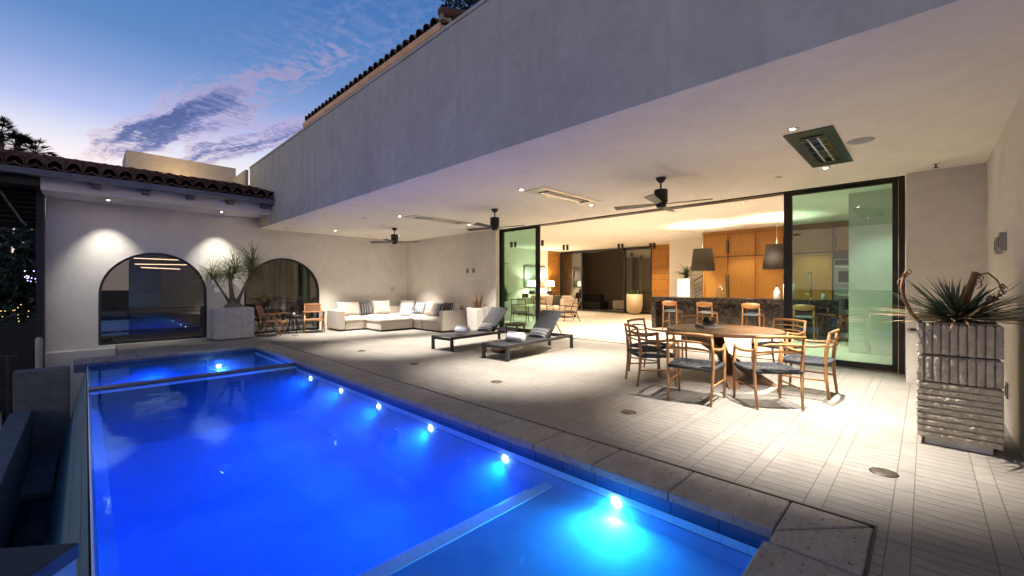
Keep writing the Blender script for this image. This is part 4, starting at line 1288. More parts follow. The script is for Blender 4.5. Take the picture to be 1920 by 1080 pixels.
# local X points to the camera's right
r = random.Random(21)
MB().tube([(.02, 0, -.01), (.02, 0, .05), (.02, 0, .13), (.01, 0, .24)], [.25, .22, .13, .07], 14).build('trunk_base', M['bark'], t)
heads = []
for pts, rad in (([(.0, 0, .08), (-.03, 0, .35), (-.06, 0, .60), (-.07, 0, .80)], [.08, .055, .045, .04]),
                 ([(-.04, 0, .06), (-.22, .02, .32), (-.42, .03, .62), (-.56, .03, .82)], [.05, .03, .024, .022]),
                 ([(.08, 0, .08), (.22, .0, .38), (.36, .02, .70), (.46, .02, .90)], [.06, .036, .028, .024]),
                 ([(-.06, 0, .72), (.0, .0, .85), (.05, 0, .98)], [.032, .026, .022]),
                 ([(.40, .02, .76), (.48, -.04, .98), (.53, -.05, 1.16)], [.024, .02, .018])):
    MB().tube(pts, rad, 10).build('stem', M['bark'], t)
    heads.append(Vector(pts[-1]))
mb = MB()
for hI, h in enumerate(heads):
    for i in range(95):
        a = r.uniform(0, 2 * PI); e = R(r.uniform(8, 85))
        d = (math.cos(a) * math.cos(e), math.sin(a) * math.cos(e), math.sin(e))
        mb.blade(h + Vector((r.uniform(-.02, .02), r.uniform(-.02, .02), r.uniform(-.10, .04))), d, r.uniform(.55, 1.0), r.uniform(.014, .021), r.uniform(.9, 2.4), 9, twist=r.uniform(-.6, .6))
mb.build('leaves', M['palmleaf'], t)
t = thing('white_planter', 'slim square white planter beside the right arm of the sofa', 'planter', (7.92, 9.20, 0))
MB().add([(-.19, -.19, 0), (.19, -.19, 0), (.19, .19, 0), (-.19, .19, 0), (-.22, -.22, .75), (.22, -.22, .75), (.22, .22, .75), (-.22, .22, .75),
          (-.195, -.195, .75), (.195, -.195, .75), (.195, .195, .75), (-.195, .195, .75), (-.19, -.19, .70), (.19, -.19, .70), (.19, .19, .70), (-.19, .19, .70)],
         [(0, 3, 2, 1), (0, 1, 5, 4), (1, 2, 6, 5), (2, 3, 7, 6), (3, 0, 4, 7), (4, 5, 9, 8), (5, 6, 10, 9), (6, 7, 11, 10), (7, 4, 8, 11), (8, 9, 13, 12), (9, 10, 14, 13), (10, 11, 15, 14), (11, 8, 12, 15)]).build('box', M['whiteplanter'], t, bevel=.008)
MB().bx(-.187, .187, -.187, .187, .68, .705).build('soil', M['soil'], t)
t = thing('bromeliad', 'bronze red spiky bromeliad in the slim white planter', 'plant', (7.92, 9.20, .70))
mb = MB(); r = random.Random(5)
for i in range(46):
    a = r.uniform(0, 2 * PI); e = R(r.uniform(12, 82))
    d = (math.cos(a) * math.cos(e), math.sin(a) * math.cos(e), math.sin(e))
    mb.blade((r.uniform(-.1, .1), r.uniform(-.1, .1), 0), d, r.uniform(.25, .62), r.uniform(.03, .045), r.uniform(-.1, .35), 5, twist=r.uniform(-.5, .5))
mb.build('leaves', M['redleaf'], t)
mb = MB()
for i in range(14):
    a = r.uniform(0, 2 * PI); e = R(r.uniform(50, 85))
    mb.blade((r.uniform(-.04, .04), r.uniform(-.04, .04), 0), (math.cos(a) * math.cos(e), math.sin(a) * math.cos(e), math.sin(e)), r.uniform(.25, .4), .035, .1, 4)
mb.build('green_leaves', M['greenleaf'], t)
# ---------------------------------------------------------------- ceiling fixtures
def make_fan(loc, rz, label):
    t = thing('ceiling_fan', label, 'ceiling fan', loc, rz, 'ceiling fans on the terrace ceiling')
    MB().lathe([(.0001, -.001), (.075, -.001), (.075, -.015), (.05, -.055), (.026, -.075), (.0001, -.075)], 24).build('canopy', M['black'], t)
    MB().tube([(0, 0, -.07), (0, 0, -.17)], .013, 10).build('downrod', M['black'], t)
    MB().lathe([(.0001, -.165), (.025, -.165), (.03, -.178), (.093, -.18), (.098, -.19), (.098, -.36), (.09, -.372), (.0001, -.372)], 28).build('motor', M['blackmetal'], t)
    MB().lathe([(.0001, -.372), (.08, -.373), (.08, -.405), (.062, -.43), (.06, -.445), (.0001, -.447)], 24).build('hub', M['black'], t)
    for k in range(4):
        a = k * PI / 2
        q = Matrix.Rotation(a, 4, 'Z') @ Matrix.Translation((0, 0, -.392)) @ Matrix.Rotation(R(13), 4, 'X')
        vs = [(.06, -.028, 0), (.15, -.05, 0), (.70, -.065, 0), (.70, .065, 0), (.15, .05, 0), (.06, .028, 0)]
        pts = [q @ Vector((x, y, z)) for z in (-.004, .004) for x, y, _ in vs]
        MB().add(pts, [(5, 4, 3, 2, 1, 0), (6, 7, 8, 9, 10, 11)] + [(i, (i + 1) % 6, 6 + (i + 1) % 6, 6 + i) for i in range(6)]).build('blade', M['blackmetal'], t)
    return t
f0 = make_fan((6.02, 2.81, CZ), R(12), 'black four blade ceiling fan near the dining table, closest to the camera')
copy_tree(f0, 'black four blade ceiling fan above the sun loungers, middle one of the row', None, (6.04, 6.45, CZ), R(14))
copy_tree(f0, 'black four blade ceiling fan near the sofa corner, farthest from the camera', None, (6.08, 10.6, CZ), R(38))

def make_heater(y, label, face, refl=None):
    t = thing('ceiling_heater', label, 'heater', (6.07, y, CZ), 0, 'slim heaters set into the terrace ceiling')
    mb = MB(); Lx, Ly = .84, .215
    mb.bx(-Lx, Lx, -Ly, -.11, -.012, -.0005); mb.bx(-Lx, Lx, .11, Ly, -.012, -.0005)
    mb.bx(-Lx, -.62, -.11, .11, -.012, -.0005); mb.bx(.62, Lx, -.11, .11, -.012, -.0005)
    mb.build('face_plate', face, t)
    mb = MB()
    n = 10
    vs = []
    for x in (-.619, .619):
        for k in range(n + 1):
            u = -1 + 2 * k / n
            vs.append((x, u * .108, -.001 - .010 * u * u))
    mb.add(vs, [(k, k + 1, n + 2 + k, n + 1 + k) for k in range(n)], True)
    mb.build('reflector', refl or M['chrome'], t)
    for s in (-1, 1):
        MB().tube([(-.58, s * .045, -.015), (.58, s * .045, -.015)], .008, 8).build('heating_tube', M['heatglow'], t)
        MB().bx(s * .60 - .02, s * .60 + .02, -.105, .105, -.022, -.004).build('end_bracket', M['black'], t)
    for k in range(5):
        MB().bx(-.5 + k * .25 - .003, -.5 + k * .25 + .003, -.108, .108, -.026, -.022).build('guard_wire', M['steel'], t)
    return t
make_heater(.87, 'dark bronze framed heater set into the ceiling beside the round speaker', mat('dark_mirror_plate', (.07, .065, .055), (.10, .095, .08), rough=.22, metal=.9), mat('pane_toned_reflector', (.20, .20, .18), rough=.08, metal=1))  # dark mirrored pane is put into this reflector's colour
make_heater(4.63, 'long steel heater set into the ceiling between the two nearest fans', M['steel'])
make_heater(8.50, 'long steel heater set into the ceiling between the two farther fans', M['steel'])

def make_downlight(loc, label, energy, color=(1, .925, .83), angle=73, blend=1.0, aim=None, r=.048):
    t = thing('recessed_downlight', label, 'downlight', loc, 0, 'round recessed downlights')
    MB().lathe([(r * .80, -.001), (r * .80, -.006), (r, -.010), (r * 1.28, -.006), (r * 1.30, -.0005)], 24).build('trim_ring', M['steel'], t)
    MB().lathe([(.0001, -.003), (r * .60, -.003), (r * .78, -.0015)], 20).build('baffle', M['black'], t)
    MB().lathe([(.0001, -.0055), (r * .52, -.0045)], 16).build('lens', M['lens'], t)
    l = light('SPOT', 'downlight_beam', (0, 0, -.03), energy, color, t, .013, R(angle), blend)
    if aim:
        l.rotation_euler = (Vector(aim)).to_track_quat('-Z', 'Y').to_euler()
    return t
E0 = 800
make_downlight((5.08, .97, CZ), 'recessed downlight on the pool side of the bronze heater', E0 * 1.25)
make_downlight((7.08, .97, CZ), 'recessed downlight on the door side of the bronze heater', E0 * 1.15)
make_downlight((5.12, 4.82, CZ), 'recessed downlight on the pool side of the steel heater nearest the camera', E0)
make_downlight((7.08, 4.75, CZ), 'recessed downlight on the door side of the steel heater nearest the camera', E0)
make_downlight((5.12, 8.70, CZ), 'recessed downlight on the pool side of the steel heater near the far fan', E0 * 1.05)
make_downlight((7.12, 8.60, CZ), 'recessed downlight on the door side of the steel heater near the far fan', E0 * .9)
make_downlight((5.15, 12.35, CZ), 'recessed downlight near the arched wall above the right cane chair', E0)
make_downlight((7.05, 12.05, CZ), 'recessed downlight above the ottoman in the sofa corner', E0 * 1.1)
make_downlight((.36, 12.90, 3.285), 'recessed downlight in the eaves left of the first arched window', 100, (1, .95, .86), 66, 1.0, aim=(0, .30, -1))
make_downlight((2.46, 12.90, 3.285), 'recessed downlight in the eaves above the ponytail palm', 115, (1, .95, .86), 66, 1.0, aim=(.0, .28, -1))
def disc_on_ceiling(name, label, cat, loc, r, m, h=.008):
    t = thing(name, label, cat, loc)
    MB().lathe([(.0001, -h), (r * .9, -h), (r, -h * .4), (r, -.0005)], 28).build('cover', m, t)
    MB().lathe([(r * .30, -h - .0015), (r * .34, -h - .0015), (r * .34, -h)], 20).build('inner_ring', M['plate'], t)
    return t
disc_on_ceiling('ceiling_speaker', 'round grey grille speaker flush in the ceiling right of the bronze heater', 'speaker', (6.02, .51, CZ), .125, mat('grey_grille', (.34, .34, .35), (.4, .4, .41), scale=200, rough=.7))
disc_on_ceiling('ceiling_sensor', 'small dark round sensor on the ceiling near the beam edge', 'sensor', (4.68, 9.53, CZ), .045, M['plate'])
disc_on_ceiling('ceiling_sensor', 'small pale round cap on the ceiling beside the door frame', 'sensor', (7.2, 1.55, CZ), .045, M['plate_pale'])
disc_on_ceiling('ceiling_sensor', 'small dark round sensor close to the arched wall under the beam corner', 'sensor', (4.0, 12.9, CZ), .045, M['plate'])
disc_on_ceiling('ceiling_speaker', 'pale round speaker flush in the ceiling near the sofa wall', 'speaker', (6.4, 12.7, CZ), .12, M['ceiling'])
disc_on_ceiling('ceiling_speaker', 'pale round speaker flush in the ceiling near the left end of the glass doors', 'speaker', (7.5, 9.6, CZ), .10, M['ceiling'])
t = thing('sprinkler_head', 'dark fire sprinkler hanging from the ceiling above the door pier', 'sprinkler', (7.85, -.10, CZ))
MB().lathe([(.0001, -.001), (.035, -.001), (.04, -.006), (.02, -.012), (.0001, -.012)], 18).build('rosette', M['steel'], t)
MB().tube([(0, 0, -.01), (0, 0, -.05)], .009, 8).build('stem', M['blackmetal'], t)
MB().lathe([(.0001, -.052), (.03, -.052), (.034, -.056), (.0001, -.056)], 14).build('deflector', M['blackmetal'], t)

# wall fittings
def plate(name, label, cat, loc, rz, w, h, m, d=.014, button=True, round_=False):
    t = thing(name, label, cat, loc, rz)
    if round_:
        mb = MB(); mb.lathe([(.0001, d), (w * .42, d), (w * .5, d * .5), (w * .5, 0)], 24)
        mb.v = [(p[0], -p[2], p[1] * h / w) for p in mb.v]
        mb.build('cover', m, t)
        MB().bx(-w * .16, w * .16, -d - .004, -d + .002, -h * .3, h * .22).build('button', M['black'], t)
    else:
        MB().bx(-w / 2, w / 2, -d, 0, -h / 2, h / 2).build('cover', m, t, bevel=.003)
        if button:
            MB().bx(-w * .3, w * .3, -d - .004, -d, -h * .32, h * .32).build('button', M['black'] if m is not M['black'] else M['plate'], t)
    return t
RW = -PI / 2       # faces -X
plate('wall_sensor', 'left one of two small oval steel fittings on the terrace wall', 'wall fitting', (WX - .001, 10.03, 1.84), -PI / 2, .10, .16, M['plate'], .03, round_=True)
plate('wall_sensor', 'right one of two small oval steel fittings on the terrace wall', 'wall fitting', (WX - .001, 9.74, 1.84), -PI / 2, .10, .16, M['plate'], .03, round_=True)
plate('outlet_cover', 'square bronze outlet cover on the wall above the sofa corner', 'outlet', (7.69, BY - .001, 1.26), 0, .15, .15, M['plate_pale'], button=False)
plate('wall_switch', 'tilted dark rectangular fitting on the right wall, left one of the pair', 'wall fitting', (6.68, -.569, 1.81), PI, .10, .17, M['plate'], .05)
plate('wall_switch', 'dark rectangular fitting on the right wall, right one of the pair', 'wall fitting', (6.36, -.569, 1.83), PI, .10, .18, M['plate'], .05)
plate('outlet_cover', 'dark outlet cover low on the right wall behind the stone planter', 'outlet', (6.26, -.569, .38), PI, .10, .15, M['plate'])
plate('step_light', 'slim dark slot light on the door pier beside the stone planter', 'step light', (WX - .001, .10, .77), -PI / 2, .17, .05, M['plate'])
for i, (x, y, lb) in enumerate([(4.18, .22, 'bronze floor disc in the paving in front of the stone planter'), (4.20, 2.33, 'bronze floor disc in the paving in front of the dining table'),
                              (4.18, 4.42, 'bronze floor disc in the paving right of the nearer lounger foot'), (4.12, 6.49, 'bronze floor disc in the paving in front of the nearer lounger foot'),
                              (4.13, 8.55, 'bronze floor disc in the bright patch left of the farther lounger'), (4.15, 10.55, 'bronze floor disc in the paving between the pool corner and the ottoman'),
                              (4.08, 12.47, 'bronze floor disc in front of the two cane armchairs')]):
    t = thing('floor_disc', lb, 'floor disc', (x, y, .0005), 0, 'row of bronze floor discs')
    MB().lathe([(.0001, .004), (.075, .004), (.082, .0)], 28).build('cover', M['disc'], t)
    MB().lathe([(.078, .0045), (.083, .0045), (.086, .0)], 28).build('rim', M['blackmetal'], t)

# ---------------------------------------------------------------- kitchen
ISX, ISX2, IY0, IY1, IH = 13.07, 14.25, 1.52, 6.42, 1.02
t = thing('kitchen_island', 'long dark brown marble kitchen island with overhanging top', 'kitchen island', (ISX, IY0, 0))
MB().bx(0, ISX2 - ISX, 0, IY1 - IY0, IH - .14, IH).build('worktop', M['marble'], t, bevel=.004)
MB().bx(0, ISX2 - ISX, .0, .14, 0, IH - .141).build('end_panel', M['marble'], t, bevel=.004)
MB().bx(0, ISX2 - ISX, IY1 - IY0 - .14, IY1 - IY0, 0, IH - .141).build('end_panel', M['marble'], t, bevel=.004)
MB().bx(.36, ISX2 - ISX - .03, .141, IY1 - IY0 - .141, .0, IH - .142).build('front_panel', M['marble'], t)
def make_stool(loc, rz, label):
    t = thing('bar_stool', label, 'bar stool', loc, rz, 'bar stools along the marble island')
    for s in (-1, 1):
        MB().tube([(-.24, s * .22, 0), (-.20, s * .205, .60), (-.235, s * .20, .90)], [.016, .021, .017], 8).build('leg', M['stoolwood'], t)
        MB().tube([(.23, s * .22, 0), (.19, s * .20, .60)], [.016, .02], 8).build('leg', M['stoolwood'], t)
        MB().tube([(-.21, s * .21, .28), (.21, s * .21, .28)], .012, 8).build('stretcher', M['stoolwood'], t)
    MB().bx(-.205, .205, -.012 + .21, .012 + .21, .565, .60).bx(-.205, .205, -.012 - .21, .012 - .21, .565, .60).build('seat_rail', M['stoolwood'], t)
    seat_cushion(MB(), -.215, .215, -.205, .205, .585, .655, 3).build('seat', M['leather'], t)
    mb = MB(); n = 12; vs = []
    for off in (0, .022):
        for k in range(n + 1):
            u = -1 + 2 * k / n
            x = -.262 + .04 * u * u - off
            hh = .085 * math.sqrt(max(.0, 1 - (u * .93) ** 2)) + .012
            vs += [(x, u * .225, .865 - hh), (x - .006, u * .225, .865 + hh * .65)]
    m2 = 2 * (n + 1)
    fs = []
    for k in range(n):
        a = 2 * k
        fs += [(a, a + 1, a + 3, a + 2), (m2 + a, m2 + a + 2, m2 + a + 3, m2 + a + 1), (a + 1, m2 + a + 1, m2 + a + 3, a + 3), (a, a + 2, m2 + a + 2, m2 + a)]
    mb.add(vs, fs, True)
    mb.build('backrest', M['stoolwood'], t)
    return t
s0 = make_stool((12.72, 5.55, 0), 0, 'bar stool with curved wooden back at the left end of the marble island')
copy_tree(s0, 'bar stool with curved wooden back, second along the marble island', None, (12.72, 4.53, 0))
copy_tree(s0, 'bar stool with curved wooden back next to the black door post', None, (12.72, 3.33, 0))
copy_tree(s0, 'bar stool with curved wooden back seen through the green glass pane', None, (12.72, 2.15, 0))
def make_pendant(loc, label):
    t = thing('pendant_lamp', label, 'pendant lamp', loc, 0, 'pendant lamps over the island')
    MB().lathe([(.0001, -.001), (.085, -.001), (.085, -.03), (.0001, -.032)], 24).build('canopy', M['steel'], t)
    MB().tube([(0, 0, -.03), (0, 0, -.76)], .008, 8).build('cord', M['steel'], t)
    s = MB().lathe([(.355, -1.44), (.275, -.76)], 40).build('lamp_shade', M['shade'], t)
    sm = s.modifiers.new('thick', 'SOLIDIFY'); sm.thickness = .006
    MB().lathe([(.0001, -1.18), (.03, -1.17), (.045, -1.11), (.035, -1.05), (.02, -1.0), (.02, -.77), (.0001, -.765)], 16).build('bulb', M['lens_soft'], t)
    light('POINT', 'pendant_glow', (0, 0, -.98), 110, (1, .82, .56), t, .07)
    return t
p0 = make_pendant((13.66, 5.0, 3.3), 'charcoal drum pendant lamp over the island, in front of the pale wall and cabinets')
copy_tree(p0, 'charcoal drum pendant lamp over the island, next to the black door post', None, (13.66, 2.98, 3.3))
# cabinets
t = thing('kitchen_cabinet', 'tall warm oak wall of kitchen cabinets with long bronze handles', 'cabinet', (15.7, 1.15, 0))
cb = (15.7, 1.15)
ys = [5.74, 4.89, 4.04, 3.19, 1.97, 1.17]
MB().bx(.02, .62, 0, 5.77 - 1.15, 0, 3.295).build('carcass', M['walnut'], t)
MB().bx(-.035, .02, 0, 5.77 - 1.15, 3.20, 3.294).build('cornice', M['oakY'], t)
for i in range(4):
    y1, y0 = ys[i] - 1.15, ys[i + 1] - 1.15
    for z0, z1 in ((.10, 2.385), (2.40, 3.19)):
        mb = MB(); e = .012; f = .07
        mb.bx(-.006, .018, y0 + e, y1 - e, z0 + e, z1 - e)
        mb.bx(-.028, -.006, y0 + e, y0 + f, z0 + e, z1 - e); mb.bx(-.028, -.006, y1 - f, y1 - e, z0 + e, z1 - e)
        mb.bx(-.028, -.006, y0 + f, y1 - f, z0 + e, z0 + f); mb.bx(-.028, -.006, y0 + f, y1 - f, z1 - f, z1 - e)
        d = mb.build('cabinet_door', M['oakZ'], t, bevel=.003)
        hy = (y0 + .035) if i % 2 == 0 else (y1 - .035)
        hz = (.9, 1.75) if z0 < 1 else (2.5, 2.95)
        MB().tube([(-.06, hy, hz[0]), (-.06, hy, hz[1])], .012, 8).build('handle', M['blackmetal'], d)
t2 = thing('wall_oven', 'stacked pair of steel wall ovens built into the oak cabinets', 'oven', (15.68, 1.97, .55))
MB().bx(0, .02, -.78, -.02, 0, 1.62).build('fascia_panel', M['steel'], t2)
for z in (.05, .86):
    o = MB().bx(-.03, 0, -.76, -.04, z, z + .55).build('oven_door', M['steel'], t2, bevel=.004)
    MB().bx(-.035, -.031, -.66, -.14, z + .08, z + .40).build('window', M['black'], o)
    MB().tube([(-.07, -.72, z + .50), (-.07, -.08, z + .50)], .013, 8).build('handle', M['steel'], o)
MB().bx(-.02, 0, -.76, -.04, 1.45, 1.60).build('control_panel', M['black'], t2)
t2 = thing('cabinet_door', 'small oak cupboard door above the wall ovens', 'cabinet door', (15.69, 1.97, 2.42))
MB().bx(-.012, .008, -.77, -.03, .01, .76).build('panel', M['oakZ'], t2, bevel=.004)
MB().tube([(-.05, -.08, .08), (-.05, -.08, .5)], .012, 8).build('handle', M['blackmetal'], t2)
# things on the island
t = thing('glass_jar', 'clear lidded glass jar standing on the island between the pendant lamps', 'jar', (13.5, 4.42, IH))
MB().lathe([(.0001, .003), (.11, .003), (.13, .03), (.13, .22), (.10, .26)], 24).build('body', M['glass_clear'], t)
MB().lathe([(.0001, .30), (.025, .30), (.03, .335), (.02, .36), (.0001, .365)], 16).build('knob', M['paper'], t)
MB().lathe([(.0001, .295), (.08, .28), (.105, .262)], 24).build('lid', M['glass_clear'], t)
t = thing('bottle', 'cream coloured oil bottle on the island just left of the black door post', 'bottle', (13.4, 2.92, IH))
MB().lathe([(.0001, 0), (.075, 0), (.08, .02), (.075, .2), (.03, .30), (.026, .34)], 20).build('body', M['whiteplanter'], t)
MB().lathe([(.026, .34), (.03, .34), (.028, .385), (.0001, .39)], 16).build('stopper', M['black'], t)
t = thing('paper_towel_roll', 'white paper towel roll on the island behind the green glass', 'paper towel', (13.6, 2.68, IH))
MB().lathe([(.03, .015), (.13, .015), (.135, .03), (.135, .40), (.13, .41), (.03, .41)], 24).build('roll', M['paper'], t)
MB().tube([(0, 0, 0), (0, 0, .46)], .012, 8).lathe([(.0001, .0), (.14, .0), (.14, .012), (.0001, .014)], 20).build('holder', M['steel'], t)
t = thing('kitchen_tap', 'tall slim steel tap on the island behind the green glass', 'tap', (13.85, 2.22, IH))
MB().lathe([(.0001, 0), (.035, 0), (.03, .03), (.0001, .03)], 16).build('base', M['steel'], t)
MB().tube([(0, 0, .03), (0, 0, .68), (-.01, 0, .72), (-.22, .05, .72), (-.24, .05, .66)], .02, 10).build('spout', M['steel'], t)
MB().tube([(0, 0, .12), (-.02, .12, .15)], .012, 8).build('lever', M['steel'], t)
t = thing('soap_bottle', 'pale soap pump bottle on the island right of the tap', 'soap bottle', (13.8, 1.93, IH))
MB().lathe([(.0001, 0), (.06, 0), (.062, .02), (.06, .13), (.02, .16), (.018, .18)], 18).build('body', M['plate_pale'], t)
MB().tube([(0, 0, .18), (0, 0, .23), (-.06, 0, .225)], .009, 8).build('pump', M['black'], t)
t = thing('pedestal_planter', 'tall white pedestal planter against the pale wall left of the cabinets', 'planter', (16.5, 6.68, 0))
MB().bx(-.24, .24, -.24, .24, 0, 1.66).build('pedestal', M['whiteplanter'], t, bevel=.008)
MB().bx(-.2, .2, -.2, .2, 1.661, 1.68).build('soil', M['soil'], t)
t = thing('potted_plant', 'leafy green indoor plant on top of the white pedestal planter', 'plant', (16.5, 6.68, 1.67))
mb = MB(); r = random.Random(9)
for i in range(60):
    a = r.uniform(0, 2 * PI); e = R(r.uniform(10, 85)); h = r.uniform(0, .2)
    mb.blade((r.uniform(-.06, .06), r.uniform(-.06, .06), h), (math.cos(a) * math.cos(e), math.sin(a) * math.cos(e), math.sin(e)), r.uniform(.3, .6), .05, r.uniform(.3, .9), 5, twist=r.uniform(-.5, .5))
mb.build('leaves', M['greenleaf'], t)
MB().tube([(0, 0, 0), (.02, .01, .25)], [.025, .015], 8).build('stem', M['bark'], t)
t = thing('stair_railing', 'black stair railing with slanting rods in front of the pale wall', 'railing', (17.1, 6.35, 0))
MB().bx(-.02, .02, .78, .82, 0, 1.25).build('post', M['black'], t)
MB().bx(-.02, .02, .42, .46, 0, 1.45).build('post', M['black'], t)
MB().tube([(0, .82, 1.25), (0, .44, 1.46), (0, -.55, 2.05)], .02, 8).build('handrail', M['black'], t)
for k in range(7):
    MB().tube([(0, .44, .35 + k * .15), (0, -.55, .95 + k * .15)], .010, 6).build('rod', M['black'], t)
# ---------------------------------------------------------------- living room
t = thing('living_room_sofa', 'cream indoor sofa with square arms seen beyond the nearer black door post', 'sofa', (14.35, 11.0, 0))
MB().bx(0, .95, .22, 2.6, .1, .34).build('base', M['sofa_white'], t, bevel=.02)
MB().bx(0, 1.0, 0, .215, .09, .80).build('armrest', M['sofa_white'], t, bevel=.03)
MB().bx(0, 1.0, 2.605, 2.82, .09, .80).build('armrest', M['sofa_white'], t, bevel=.03)
MB().bx(.78, 1.0, .22, 2.6, .341, .92).build('back', M['sofa_white'], t, bevel=.03)
seat_cushion(MB(), 0, .77, .22, 1.41, .342, .50, 1).build('seat_cushion', M['sofa_white'], t)
seat_cushion(MB(), 0, .77, 1.41, 2.6, .342, .50, 2).build('seat_cushion', M['sofa_white'], t)
for s in (.1, 2.72):
    MB().bx(.05, .13, s - .04, s + .04, 0, .089).build('foot', M['black'], t); MB().bx(.87, .95, s - .04, s + .04, 0, .089).build('foot', M['black'], t)
lumbar((14.75, 11.75, .5), R(182), R(-14), 'dark brown square cushion in the middle of the cream indoor sofa', M['shade'], .5, .46, .16, seed=2)
lumbar((14.85, 11.32, .5), R(172), R(-16), 'taupe cushion with pointed corner next to the right arm of the cream indoor sofa', M['brownwall'], .46, .42, .16, seed=4)
lumbar((14.80, 12.6, .5), R(184), R(-14), 'taupe cushion at the left part of the cream indoor sofa', M['brownwall'], .46, .42, .16, seed=6)
def lounge_chair(loc, rz, label):
    t = thing('lounge_chair', label, 'armchair', loc, rz, 'wooden lounge chairs in the living room')
    for s in (-1, 1):
        MB().tube([(.30, s * .30, 0), (.27, s * .30, .40), (.26, s * .30, .58)], [.015, .02, .016], 8).build('leg', M['walnut'], t)
        MB().tube([(-.36, s * .29, 0), (-.22, s * .28, .36), (-.30, s * .27, .60), (-.42, s * .26, .88)], [.015, .02, .019, .015], 8).build('leg', M['walnut'], t)
        MB().tube([(.28, s * .30, .58), (.05, s * .32, .59), (-.27, s * .28, .57)], [.018, .02, .015], 8).build('armrest', M['walnut'], t)
    MB().bx(-.25, .30, -.275, .275, .32, .36).build('seat_frame', M['walnut'], t)
    seat_cushion(MB(), -.22, .30, -.27, .27, .362, .42, 4).build('seat_cushion', M['shade'], t)
    MB().tube([(-.42, -.26, .87), (-.42, .26, .87)], .016, 8).tube([(-.34, -.27, .68), (-.34, .27, .68)], .013, 8).build('back_rail', M['walnut'], t)
    return t
q0 = lounge_chair((13.25, 9.95, 0), R(150), 'walnut lounge chair with open back standing free in front of the cream indoor sofa')
copy_tree(q0, 'walnut lounge chair half hidden behind the nearer sun lounger back', None, (12.7, 10.75, 0), R(15))
copy_tree(q0, 'walnut lounge chair seen through the left green glass pane', None, (11.6, 11.0, 0), R(35))
t = thing('console_table', 'long dark console table against the wall below the landscape painting', 'console table', (16.0, 14.45, 0))
MB().bx(-.4, 1.85, -.2, .2, .93, .97).build('table_top', M['walnut'], t)
for x in (-.36, 1.81):
    MB().bx(x - .03, x + .03, -.19, .19, 0, .929).build('leg', M['walnut'], t)
def table_lamp(loc, label):
    t = thing('table_lamp', label, 'table lamp', loc, 0, 'table lamps on the console')
    MB().lathe([(.0001, 0), (.13, 0), (.16, .03), (.17, .08), (.12, .16), (.05, .22), (.03, .30), (.025, .34)], 24).build('base', M['black'], t)
    MB().tube([(0, 0, .34), (0, 0, .50)], .010, 8).build('stem', M['steel'], t)
    MB().lathe([(.25, .36), (.23, .66)], 32).build('lamp_shade', M['lampshade'], t)
    light('POINT', 'lamp_glow', (0, 0, .52), 60, (1, .80, .54), t, .05)
    return t
l0 = table_lamp((17.55, 14.42, .971), 'glowing cream table lamp on the console beside the timber panel')
copy_tree(l0, 'glowing cream table lamp on the console seen through the green glass', None, (16.12, 14.42, .971))
def painting_mat():
    m, nt, out = nodes_of('hazy_landscape_paint')
    p = nt.nodes.new('ShaderNodeBsdfPrincipled'); p.inputs['Roughness'].default_value = .6
    tc = nt.nodes.new('ShaderNodeTexCoord'); sp = nt.nodes.new('ShaderNodeSeparateXYZ'); L(nt, tc.outputs['Object'], sp.inputs[0])
    f = noise_n(nt, coords(nt, (1, 1, 2)), 2.5, 6, .6, .6)
    k = math_n(nt, 'ADD', sp.outputs[2], math_n(nt, 'MULTIPLY', f, .35))
    c = ramp(nt, k, [(.1, (.30, .28, .30)), (.30, (.42, .25, .08)), (.42, (.16, .22, .26)), (.58, (.55, .60, .62)), (.95, (.46, .42, .46))])
    L(nt, c, p.inputs['Base Color']); L(nt, p.outputs[0], out.inputs[0])
    return m
t = thing('painting', 'wide hazy landscape painting in thin black frame above the console', 'painting', (16.85, 14.88, 1.28))
MB().bx(-.86, .86, -.035, 0, 0, .03).bx(-.86, .86, -.035, 0, 1.10, 1.13).bx(-.86, -.83, -.035, 0, .03, 1.10).bx(.83, .86, -.035, 0, .03, 1.10).build('frame', M['black'], t)
MB().bx(-.829, .829, -.02, -.002, .031, 1.099).build('canvas', painting_mat(), t)
t = thing('tall_mirror', 'tall narrow framed picture on the wall behind the left green pane', 'picture', (14.6, 14.88, .75))
MB().bx(-.22, .22, -.03, 0, 0, 1.75).build('frame', M['black'], t); MB().bx(-.2, .2, -.034, -.031, .03, 1.72).build('canvas', M['inwall'], t)
t = thing('flower_arrangement', 'dark leafy arrangement on a pale box stand behind the left green pane', 'plant', (11.75, 12.0, 0))
MB().bx(-.22, .22, -.22, .22, 0, .72).build('stand', M['whiteplanter'], t, bevel=.01)
mb = MB(); r = random.Random(31)
for i in range(110):
    a = r.uniform(0, 2 * PI); e = R(r.uniform(0, 85))
    mb.blade((r.uniform(-.1, .1), r.uniform(-.1, .1), .72 + r.uniform(0, .25)), (math.cos(a) * math.cos(e), math.sin(a) * math.cos(e), math.sin(e)), r.uniform(.2, .55), .06, r.uniform(.1, .7), 4, twist=r.uniform(-.6, .6))
mb.build('leaves', M['greenleaf'], t)
t = thing('bowl_planter', 'large cream round bottomed planter in front of the far glass doors', 'planter', (18.5, 9.95, 0))
MB().lathe([(.0001, 0), (.13, 0), (.22, .05), (.30, .14), (.35, .26), (.373, .42), (.375, .97), (.35, .97), (.35, .90), (.0001, .90)], 36).build('pot', M['ceramic'], t)
mb = MB(); r = random.Random(41)
for i in range(70):
    a = r.uniform(0, 2 * PI); e = R(r.uniform(10, 80))
    mb.blade((r.uniform(-.2, .2), r.uniform(-.2, .2), .9), (math.cos(a) * math.cos(e), math.sin(a) * math.cos(e), math.sin(e)), r.uniform(.2, .42), .07, r.uniform(.2, .8), 4, twist=r.uniform(-.6, .6))
mb.build('plant', M['greenleaf'], t)
